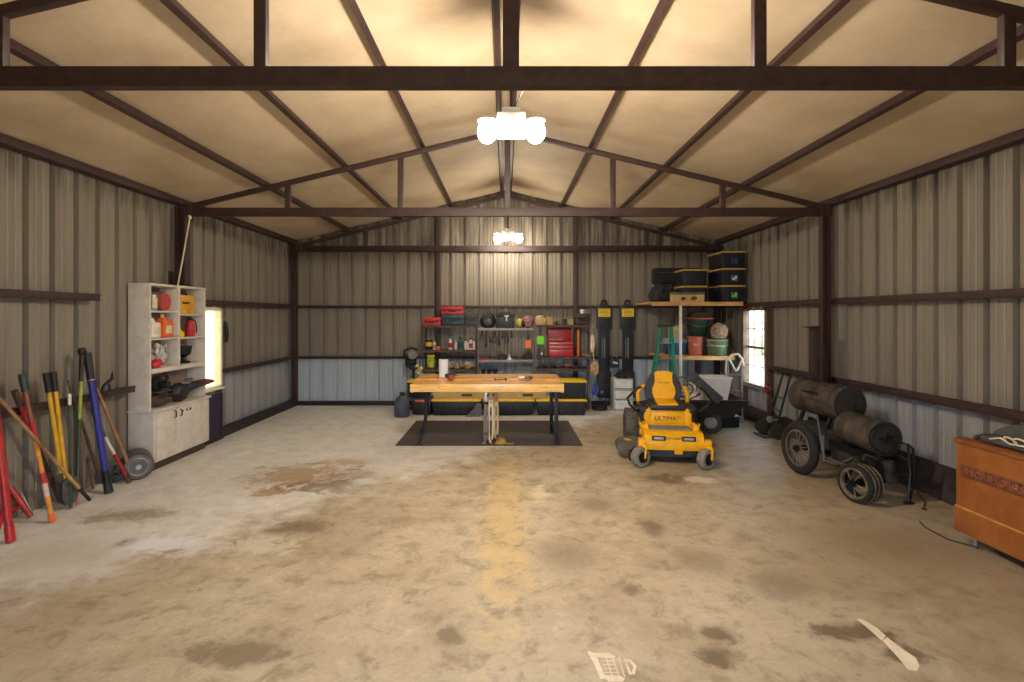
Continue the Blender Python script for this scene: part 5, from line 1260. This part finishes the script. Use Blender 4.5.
# folded tarp on the chest
t = thing('folded_tarp', 'dark grey folded tarp with cream cord loops on the orange chest', 'tarp', (4.2, 3.99, .901))
mb = MB(); mb.box((0, .02, .03), (.56, .8, .06), None, .025); mb.prism([(-.4, .05), (.36, .05), (.2, .09), (.02, .17), (-.1, .2), (-.25, .16), (-.36, .1)], .5, Matrix(((0, 0, 1, -.2), (-1, 0, 0, .0), (0, 1, 0, 0), (0, 0, 0, 1))))
bmesh.ops.bevel(mb.bm, geom=[e for e in mb.bm.edges if e.calc_length() > .05], offset=.018, segments=2, affect='EDGES')
obj('tarp', mb, mat('tarp_grey', (74, 72, 70), .85, var=.15), t)
mb = MB(); mb.torus((-.288, .12, .06), .045, .007, (1, 0, .8), 20, 6); mb.torus((-.289, .03, .065), .05, .007, (1, .2, .9), 20, 6); mb.tube([(-.285, .3, .04), (-.29, .2, .07), (-.29, .12, .04), (-.29, 0, .05), (-.285, -.2, .04)], .007, 6); obj('cord_loops', mb, m_cream, t)

# ------------------------------------------------------------------ white hutch on the left wall
m_hutch = mat('cream_paint', (208, 199, 186), .55, var=.06)
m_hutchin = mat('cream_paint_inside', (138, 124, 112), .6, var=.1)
HY0, HY1, HXB, HXF = 6.56, 7.78, -4.68, -4.36
hu = thing('hutch_cabinet', 'tall white painted hutch cabinet with open shelves at the left wall', 'cabinet', ((HXB+HXF)/2, (HY0+HY1)/2, 0))
def hb(nm, a, b_, m=m_hutch, bev=.004, par=None):
    mb = MB(); mb.span(a, b_, bev); return obj(nm, mb, m, par or hu, True)
ZC = .765; XF2 = -4.41; HZ = 2.315
hb('base_body', (HXB, HY0, .11), (HXF, HY1, ZC-.02)); hb('toe_kick', (HXB, HY0+.01, 0), (HXF-.05, HY1-.01, .11), m_shadowbox)
hb('counter', (HXB, HY0-.025, ZC-.025), (HXF+.03, HY1+.02, ZC-.002))
for k, (a, b_) in enumerate(((HY0+.03, HY0+.43), (HY0+.44, HY1-.03))):
    dr = hb('door', (HXF, a, .135), (HXF+.018, b_, ZC-.05), m_hutch)
    yy = b_-.05 if k == 0 else a+.06
    mb = MB(); mb.tube([(HXF+.018, yy, ZC-.16), (HXF+.045, yy, ZC-.15), (HXF+.045, yy, ZC-.08), (HXF+.018, yy, ZC-.07)], .008, 7); obj('pull', mb, m_blackm, dr, True) if False else obj('door_pull', mb, m_blackm, hu, True)
mb = MB()
for yy, s_ in ((HY0+.56, .008), (HY0+.64, .013), (HY0+.72, .016)): mb.ball((HXF+.026, yy, ZC-.1), (.02, s_*2, s_*2.6), 2)
obj('magnets', mb, m_black, hu, True)
for a, b_ in ((HY0, HY0+.03), (HY1-.03, HY1)): hb('side_panel', (HXB, a, ZC), (XF2, b_, HZ))
hb('back_panel', (HXB, HY0+.03, ZC), (HXB+.012, HY1-.03, HZ), m_hutchin); hb('top_panel', (HXB, HY0, HZ), (XF2+.01, HY1, HZ+.03))
YD = HY0+.60; ZR1 = 1.245
hb('divider', (HXB+.012, YD-.018, ZR1+.03), (XF2, YD+.018, HZ)); hb('wide_shelf', (HXB+.012, HY0+.03, ZR1-.03), (XF2+.012, HY1-.03, ZR1+.028))
SLa, SLb, SRa, SRb = 2.005, 1.655, 1.965, 1.645
for z in (SLa, SLb): hb('shelf', (HXB+.012, HY0+.03, z-.024), (XF2, YD-.018, z-.002))
for z in (SRa, SRb): hb('shelf', (HXB+.012, YD+.018, z-.024), (XF2, HY1-.03, z-.002))
XI = -4.52
def hp(px):   # distance along the hutch front seen at this column
    return F*-4.43/(px-VX)
def can(px, z, r, h, m, ml, label, name='can', cat='can'):
    t = thing(name, label, cat, (XI, hp(px), z))
    mb = MB(); mb.lathe([(r*.95, 0), (r, .006), (r, h-.01), (r*.95, h), (.003, h)], n=20); obj('can_body', mb, m, t)
    mb = MB(); mb.lathe([(r*1.01, h*.18), (r*1.01, h*.8)], n=20, cap=False); obj('paper_label', mb, ml, t)
    return t
can(154.5, SLa, .05, .2, m_grey, m_dgrey, 'grey can at the left of the top left hutch shelf')
can(159.8, SLa, .05, .2, m_alu, m_cream, 'pale can in the middle of the top left hutch shelf')
t = thing('red_tin', 'round red tin standing on edge on the top left hutch shelf', 'tin', (XI+.01, hp(168.5), SLa))
mb = MB(); mb.cyl((-.04, 0, .115), (.04, 0, .115), .115, n=28); obj('tin_body', mb, m_copper, t); mb = MB(); mb.lathe([(.1, 0), (.106, .006), (.003, .008)], (.041, 0, .115), (1, 0, 0), 28); obj('lid', mb, mat('tin_red', (176, 58, 60), .5), t)
def jug(px, z, w, h, m, mc, label):
    t = thing('jug', label, 'jug', (XI, hp(px), z))
    mb = MB(); mb.box((0, 0, h*.36), (.17, w, h*.72), None, .03); mb.box((0, -w*.05, h*.78), (.12, w*.6, h*.22), None, .03, taper=(.6, .5)); obj('jug_body', mb, m, t)
    mb = MB(); mb.cyl((0, -w*.05, h*.86), (0, -w*.05, h), .024, n=14); obj('cap', mb, mc, t)
    mb = MB(); mb.tube([(0, w*.02, h*.88), (0, w*.3, h*.86), (0, w*.38, h*.72), (0, w*.36, h*.6)], .013, 7); obj('handle', mb, m, t)
    mb = MB(); mb.box((.086, 0, h*.34), (.004, w*.6, h*.34)); obj('paper_label', mb, m_cream, t)
jug(157.2, SLb, .19, .28, m_wb, m_cream, 'white jug on the second left hutch shelf')
jug(169.3, SLb, .21, .3, m_orange, m_cream, 'orange jug beside the white jug in the hutch')
t = thing('drill_case', 'yellow plastic case on the top right hutch shelf', 'case', (XI, hp(188.5), SRa))
mb = MB(); mb.box((0, 0, .13), (.15, .34, .26), None, .02); mb.box((.078, .0, .13), (.01, .3, .1), None, .004); obj('case_body', mb, mat('case_yellow', (214, 158, 34), .5), t)
mb = MB(); mb.tube([(0, -.1, .26), (0, -.08, .295), (0, .08, .295), (0, .1, .26)], .014, 8); obj('handle', mb, m_black, t); mb = MB(); mb.box((.084, -.05, .15), (.003, .16, .03)); obj('print', mb, m_brown, t)
can(182.2, SRb, .04, .11, m_black, m_dgrey, 'small dark can on the right hutch shelf')
t = thing('oil_can', 'small yellow oil can on the right hutch shelf', 'oil can', (XI, hp(186.3), SRb))
mb = MB(); mb.lathe([(.055, 0), (.057, .008), (.055, .06), (.02, .1), (.012, .115)], n=20); obj('can_body', mb, m_lidyel, t); mb = MB(); mb.tube([(0, 0, .11), (0, -.02, .16), (0, -.05, .19)], [.008, .006, .003], 7); obj('spout', mb, m_alu, t)
t = thing('fire_extinguisher', 'red fire extinguisher standing in the hutch', 'extinguisher', (XI, hp(196.2), SRb))
mb = MB(); mb.lathe([(.055, 0), (.06, .01), (.06, .18), (.04, .22), (.02, .23)], n=22); obj('cylinder', mb, m_red, t); mb = MB(); mb.box((0, 0, .245), (.03, .03, .04), None, .004); mb.box((.0, -.03, .27), (.02, .1, .014), (.15, 0, 0), .003); obj('valve_head', mb, m_black, t)
mb = MB(); mb.tube([(0, .02, .25), (.04, .06, .22), (.06, .065, .12), (.055, .06, .05)], .009, 7); obj('hose', mb, m_black, t)
t = thing('plastic_bag', 'crumpled clear plastic bag on the third left hutch shelf', 'bag', (XI, hp(165), ZR1+.03))
mb = MB(); mb.ball((0, 0, .13), (.15, .17, .28), 4, .6, 3.5, 6, flat=-.13); obj('bag_body', mb, mat('cloudy_plastic', (186, 182, 180), .25, var=.25, scale=16), t); mb = MB(); mb.tube([(0, .05, .2), (.02, .12, .28), (.0, .17, .16)], .014, 7); obj('twisted_neck', mb, mat('cloudy_plastic', (186, 182, 180), .25), t)
t = thing('scoop', 'red plastic scoop in front of the clear bag in the hutch', 'scoop', (XI+.1, hp(160)-.08, ZR1+.03))
mb = MB(); mb.ball((0, 0, .06), (.1, .17, .12), 3, .25, 3, 8, flat=-.058); obj('bowl', mb, m_redp, t); mb = MB(); mb.tube([(0, .08, .06), (0, .14, .04)], .012, 7); obj('handle', mb, m_redp, t)
t = thing('trophy_cup', 'dark two handled metal cup on the third right hutch shelf', 'cup', (XI, hp(190), ZR1+.03))
mb = MB(); mb.lathe([(.08, 0), (.085, .02), (.03, .04), (.025, .08), (.09, .13), (.1, .2), (.105, .24), (.095, .238), (.02, .13)], n=24); obj('bowl', mb, m_blackm, t)
for sy in (-1, 1): mb = MB(); mb.torus((0, sy*.105, .17), .035, .01, (1, 0, 0), 16, 6); obj('handle', mb, m_blackm, t)
can(183, ZR1+.03, .035, .1, m_dgrey, m_black, 'small dark can beside the two handled cup')
# the open counter below
t = thing('tool_bag', 'brown leather bag lying on the hutch counter', 'bag', (-4.5, hp(163), ZC))
mb = MB(); mb.ball((0, 0, .1), (.26, .42, .19), 4, .15, 3, 3, flat=-.097); obj('bag_body', mb, m_brown, t); mb = MB(); mb.tube([(.09, -.15, .12), (.15, -.1, .16), (.15, .06, .16), (.09, .12, .12)], .012, 7); obj('handle', mb, m_black, t)
t = thing('circular_saw', 'black circular saw resting on the brown leather bag in the hutch', 'saw', (-4.5, hp(162), ZC+.186))
mb = MB(); mb.cyl((-.03, 0, .1), (.03, 0, .1), .1, n=26); mb.cyl((.03, .02, .1), (.14, .02, .1), .05, n=18); mb.tube([(.02, .08, .1), (.03, .18, .16), (.03, .12, .22), (.03, -.02, .2)], .022, 8); obj('motor_body', mb, m_black, t); mb = MB(); mb.box((.03, .02, .012), (.16, .3, .014), None, .004); obj('base_plate', mb, m_dgrey, t)
t = thing('leaf_blower', 'black leaf blower with a brown nozzle lying on the hutch counter', 'leaf blower', (-4.48, hp(184.5), ZC))
mb = MB(); mb.ball((0, -.05, .13), (.2, .34, .26), 4, .12, 3, 5, flat=-.128); mb.tube([(0, .05, .16), (.05, .16, .19), (.11, .26, .21)], [.08, .065, .05], 12); obj('motor_body', mb, m_black, t)
mb = MB(); mb.tube([(.105, .25, .21), (.15, .36, .22), (.19, .46, .22)], [.052, .045, .02], 12); obj('nozzle', mb, m_rust, t); mb = MB(); mb.box((.06, .05, .27), (.1, .2, .03), (.2, 0, .3), .012); obj('pale_cover', mb, m_grey, t)

# navy panel painting wall shade under the left window, bracket on the far wall
t = thing('wall_shade_panel', 'dark navy panel standing in for shaded wall under the left window', 'wall shade', (-4.47, 8.12, 0))
mb = MB(); mb.box((-.03, 0, .37), (.05, .48, .74), None, .006); obj('sheet', mb, m_wallshade, t)
mb = MB(); mb.box((.0, .21, .37), (.02, .05, .72), None, .004); mb.box((.0, 0, .03), (.03, .5, .05), None, .004); obj('shade_edge', mb, m_steel_dk, t)
p = W(228.5, 331, -4.6)
t = thing('hanging_strap', 'short black strap hanging on the left wall beyond the window', 'strap', (-4.66, p.y, p.z-.19))
mb = MB(); mb.tube([(.0, -.02, .36), (.02, .0, .3), (.02, .03, .15), (.02, .02, 0)], [.012, .03, .034, .02], 8); obj('webbing', mb, m_black, t); mb = MB(); mb.torus((.0, -.02, .37), .025, .006, (1, 0, 0), 14, 5); obj('ring', mb, m_alu, t)
p0, p1 = P(190, 217, 7.34), P(177, 290, 6.95)
t = thing('hanging_rope', 'pale cord hanging from the left truss end down to the hutch', 'cord', p1)
mb = MB(); mb.tube([p0, p0.lerp(p1, .5)+V((.0, 0, -.01)), p1], .01, 6); obj('line', mb, m_cream, t, True); mb = MB(); mb.torus(p0, .025, .008, (1, 0, .3), 12, 5); obj('knot', mb, m_cream, t, True)

# ------------------------------------------------------------------ long-handled tools leaning on the left wall
m_redpole = mat('red_fibreglass', (168, 34, 30), .4, var=.12)
m_orpole = mat('orange_fibreglass', (214, 138, 44), .45, var=.15)
m_ypole = mat('yellow_fibreglass', (206, 158, 32), .45, var=.1)
m_ash = mat('ash_handle', (150, 112, 78), .6, var=.2, scale=6)
m_dkwood = mat('dark_handle', (92, 66, 50), .65, var=.2)
m_bluep = mat('blue_pole', (44, 48, 132), .4, var=.1)
m_gpole = mat('dark_green_pole', (48, 66, 46), .5)
m_ltgreen = mat('yellow_green_sleeve', (150, 164, 52), .5)
m_irong = mat('grey_iron', (84, 80, 78), .6, .3, var=.2)
XT = -4.5      # tops rest against the girts
def pole(name, label, bot, top, segs, cat='garden tool', extra=None, Dt=None, bx=None, xt=None):
    """bot and top are sightings; bot on the floor, top against the wall"""
    b0 = G(*bot); b0.z = .012
    if bx is not None: b0 = V((bx, F*bx/(bot[0]-VX), .012))
    tp = W(top[0], top[1], xt or XT) if Dt is None else P(top[0], top[1], Dt)
    t = thing(name, label, cat, (b0.x, b0.y, 0), 0, 'tools leaning on the left wall')
    for nm, f0, f1, r0, r1, m in segs:
        mb = MB(); mb.tube([b0.lerp(tp, f0), b0.lerp(tp, (f0+f1)/2), b0.lerp(tp, f1)], [r0, (r0+r1)/2, r1], 12); obj(nm, mb, m, t, True)
    if extra: extra(t, b0, tp)
    return t
def blade(t, b0, tp, w, h, m, f0=0.0, curve=.02, nm='blade'):
    d = (tp-b0).normalized(); s_ = V((.25, .95, 0)).normalized(); n_ = d.cross(s_)
    mb = MB(); pts = [(-.32, 0), (-.5, .3), (-.48, .85), (-.2, 1), (.2, 1), (.48, .85), (.5, .3), (.32, 0), (0, -.12)]
    M = Matrix((s_, d, n_)).transposed().to_4x4(); M.translation = b0+d*(f0*(tp-b0).length+.05)
    mb.prism([(x*w, y*h) for x, y in pts], .012, M); obj(nm, mb, m, t, True)
pole('long_pole', 'thick red pole leaning nearest the camera on the left wall', (10.8, 543), (-14, 330), [('foot', 0, .07, .036, .035, m_red), ('pole', .05, 1, .031, .029, m_redpole)], 'pole')
pole('hedge_shears', 'silver bladed shears with a white grip beside the thick red pole', (32, 516), (7.5, 468), [('blade', 0, .75, .012, .022, m_alu), ('grip', .72, 1, .026, .03, m_white)], 'shears', Dt=5.2)
def redlegs(t, b0, tp):
    mb = MB(); mb.tube([tp, b0+V((0, -.34, .0))], .022, 8); mb.bar(b0.lerp(tp, .4), (b0+V((0, -.34, 0))).lerp(tp, .4), .03, .03); obj('second_leg', mb, m_red, t, True)
pole('jack_stand', 'short red A shaped stand behind the thick red pole', (31, 518), (10, 488), [('first_leg', 0, 1, .022, .03, m_redpole)], 'stand', redlegs, Dt=5.05)
pole('striped_pole', 'red and orange striped pole with a green grip', (52.3, 522.5), (21.5, 374), [('tip', 0, .05, .028, .026, m_orange), ('orange_section', .04, .17, .022, .022, m_orpole), ('white_band', .17, .26, .0225, .0225, mat('band_white', (206, 176, 160), .5)), ('red_band', .26, .33, .0225, .0225, m_red), ('yellow_section', .33, .56, .021, .021, m_orpole), ('red_section', .56, .68, .0215, .0215, m_red), ('brown_section', .68, .9, .02, .02, mat('brown_pole', (134, 76, 46), .5)), ('grip', .88, 1, .027, .029, m_dkgreen)], 'pole')
pole('long_pole', 'dark red brown pole just behind the striped pole', (60.5, 503), (14.5, 391), [('lower_section', 0, .3, .021, .021, m_rust), ('black_section', .3, .52, .023, .023, m_black), ('white_band', .52, .6, .023, .023, m_white), ('red_section', .58, .9, .021, .021, m_redpole), ('grip', .88, 1, .026, .028, m_brown)], 'pole')
pole('wooden_handle', 'plain brown wooden handle crossing low in front of the yellow handles', (89.5, 501), (-2, 397), [('ferrule', 0, .14, .018, .018, m_black), ('shaft', .13, .42, .017, .016, mat('pale_handle', (184, 146, 86), .6)), ('upper_shaft', .42, 1, .016, .015, m_ash)], xt=-4.3)
def digger(t, b0, tp):
    d = (tp-b0).normalized(); off = None
    q = b0+V((.03, .0, 0)); tq = tp+V((.015, .066, .0))
    mb = MB(); mb.tube([q.lerp(tq, .2), q.lerp(tq, .87)], .02, 10); obj('handle', mb, m_ypole, t, True)
    mb = MB(); mb.tube([q.lerp(tq, .86), q.lerp(tq, 1)], [.027, .03], 10); obj('grip', mb, m_black, t, True)
    blade(t, b0+V((.02, -.03, 0)), tp, .12, .3, m_irong); blade(t, b0+V((-.05, .1, 0)), tp, .12, .3, m_irong)
pole('post_hole_digger', 'post hole digger with twin yellow handles and black grips', (66, 507), (46, 373), [('handle', .2, .87, .02, .02, m_ypole), ('grip', .86, 1, .027, .03, m_black)], extra=digger)
def shovel(w, h, m):
    return lambda t, b0, tp: blade(t, b0, tp, w, h, m)
pole('shovel', 'thin green pole with a white tip left of the black handled tools', (71, 509), (69.5, 394), [('shaft', 0, .9, .015, .014, m_gpole), ('tip', .9, 1, .016, .016, m_white)], extra=shovel(.16, .26, m_irong))
pole('long_shears', 'black pole with a yellow green sleeve leaning on the left wall', (76.5, 506), (82, 352), [('lower_shaft', 0, .18, .014, .014, m_copper), ('shaft', .15, .55, .015, .015, m_gpole), ('sleeve', .55, .82, .017, .017, m_ltgreen), ('grip', .8, 1, .02, .024, m_black)], extra=lambda t, b0, tp: obj('shear_head', MB().ball(tp, (.07, .1, .1), 2, .3, 3, 4), m_blackm, t, True))
pole('pruning_pole', 'dark slanting handle left of the blue pole', (101.5, 484), (68, 381), [('shaft', 0, .8, .016, .016, m_dkwood), ('upper_shaft', .8, 1, .014, .012, m_irong)], extra=lambda t, b0, tp: obj('spring_head', MB().ball(b0+V((0, 0, .06)), (.05, .05, .12), 2, .2, 3, 2), m_ltgreen, t, True))
pole('tree_pruner', 'thick blue pole with black ends leaning on the left wall', (108.8, 493.5), (86.8, 353), [('foot', 0, .09, .046, .036, m_black), ('lower_sleeve', .08, .16, .036, .034, m_blackm), ('pole', .15, .82, .034, .034, m_bluep), ('grip', .8, 1, .036, .04, m_black)], 'pole', extra=lambda t, b0, tp: obj('grip_ring', MB().torus(b0.lerp(tp, .81), .037, .006, (tp-b0), 20, 6), m_alu, t, True))
pole('wooden_handle', 'brown wooden handle leaning right of the blue pole', (134.5, 480), (96.5, 388), [('shaft', .04, 1, .02, .017, m_ash), ('ferrule', 0, .06, .026, .022, m_blackm)], extra=lambda t, b0, tp: obj('head', MB().box(b0+V((0, .02, .035)), (.06, .16, .07), None, .01), m_redpole, t, True))
pole('pitchfork', 'red and white handle crossing under the brown handle', (129.5, 483), (87, 404), [('lower_shaft', 0, .38, .02, .018, m_redpole), ('white_section', .36, .6, .018, .017, m_white), ('upper_shaft', .58, 1, .017, .016, m_dkwood)], extra=lambda t, b0, tp: obj('neck', MB().cyl(b0, b0.lerp(tp, .1), .03, .022, 12), m_rust, t, True))
pole('walking_cane', 'short dark handle low between the green pole and the blue pole', (93, 490), (84, 436), [('shaft', 0, 1, .014, .014, m_dkwood)], Dt=6.0, extra=lambda t, b0, tp: obj('crook', MB().tube([tp, tp+V((.0, -.05, .05)), tp+V((.02, -.12, .04)), tp+V((.02, -.16, -.02))], .014, 8), m_dkwood, t, True))
# strap on the girt
p = W(106, 385, -4.5)
t = thing('hanging_strap', 'twisted black strap hanging on the girt above the brown handle', 'strap', (-4.5, p.y, p.z-.16))
mb = MB(); mb.tube([(.0, .1, .3), (.02, .06, .22), (.02, -.06, .16), (.03, -.1, .1), (.02, -.02, .06), (.02, .04, .1), (.01, .02, .18)], [.006, .02, .016, .02, .016, .018, .01], 8); obj('webbing', mb, m_black, t); mb = MB(); mb.torus((0.01, -.02, .02), .03, .007, (1, 0, 0), 14, 5); obj('ring', mb, m_brown, t)
# the small wheeled drum by the hutch
c = G(141.5, 477.5); r_ = .16
t = thing('steel_drum', 'dark grey steel drum with a small wheel lying at the hutch corner', 'drum', (c.x-.05, c.y, 0))
mb = MB(); mb.lathe([(.02, -.16), (r_*.8, -.16), (r_, -.13), (r_, .1), (r_*1.03, .11), (r_, .12), (r_*.86, .16), (.02, .165)], (0, 0, r_+.004), (.62, -.78, 0), 34); obj('drum_shell', mb, mat('drum_grey', (92, 88, 86), .5, .3, var=.15), t)
mb = MB(); mb.torus(V((0, 0, r_+.004))+V((.62, -.78, 0))*.155, r_*.62, .01, (.62, -.78, 0), 28, 6); mb.cyl(V((0, 0, r_+.004))+V((.62, -.78, 0))*.15, V((0, 0, r_+.004))+V((.62, -.78, 0))*.19, .03, n=14); obj('end_ring', mb, m_alu, t)
mb = MB(); mb.torus((-.14, -.2, .12), .1, .024, (.7, -.7, 0), 26, 8); mb.cyl((-.14, -.2, .12), (-.02, -.02, .15), .014, n=8); obj('small_wheel', mb, mat('slate_plastic', (92, 98, 116), .5), t)

# ------------------------------------------------------------------ camera, daylight, view
cam = bpy.data.cameras.new('camera'); co = bpy.data.objects.new('camera', cam); COL.objects.link(co)
co.location = (0, 0, H); co.rotation_euler = (R(90), 0, 0)
cam.sensor_width = 36; cam.sensor_fit = 'HORIZONTAL'; cam.lens = 36*F/1024
cam.shift_x = (512-VX)/1024; cam.shift_y = -(341-VY)/1024
cam.clip_start = .05; cam.clip_end = 300
S.camera = co
wd = bpy.data.worlds.new('sky'); S.world = wd; wd.use_nodes = True
bg = wd.node_tree.nodes['Background']; bg.inputs[0].default_value = rgb(208, 224, 248); bg.inputs[1].default_value = 8.0
sd = bpy.data.lights.new('sun', 'SUN'); sd.energy = 4.0; sd.angle = R(1); sd.color = (1, .93, .82)
so = bpy.data.objects.new('sun', sd); COL.objects.link(so); so.rotation_euler = (R(-28), 0, 0)
S.view_settings.view_transform = 'Standard'; S.view_settings.look = 'None'; S.view_settings.exposure = 0.5; S.view_settings.gamma = 1.0
S.view_settings.use_curve_mapping = False
S.cycles.use_denoising = True
S.cycles.max_bounces = 10; S.cycles.diffuse_bounces = 6; S.cycles.sample_clamp_indirect = 6
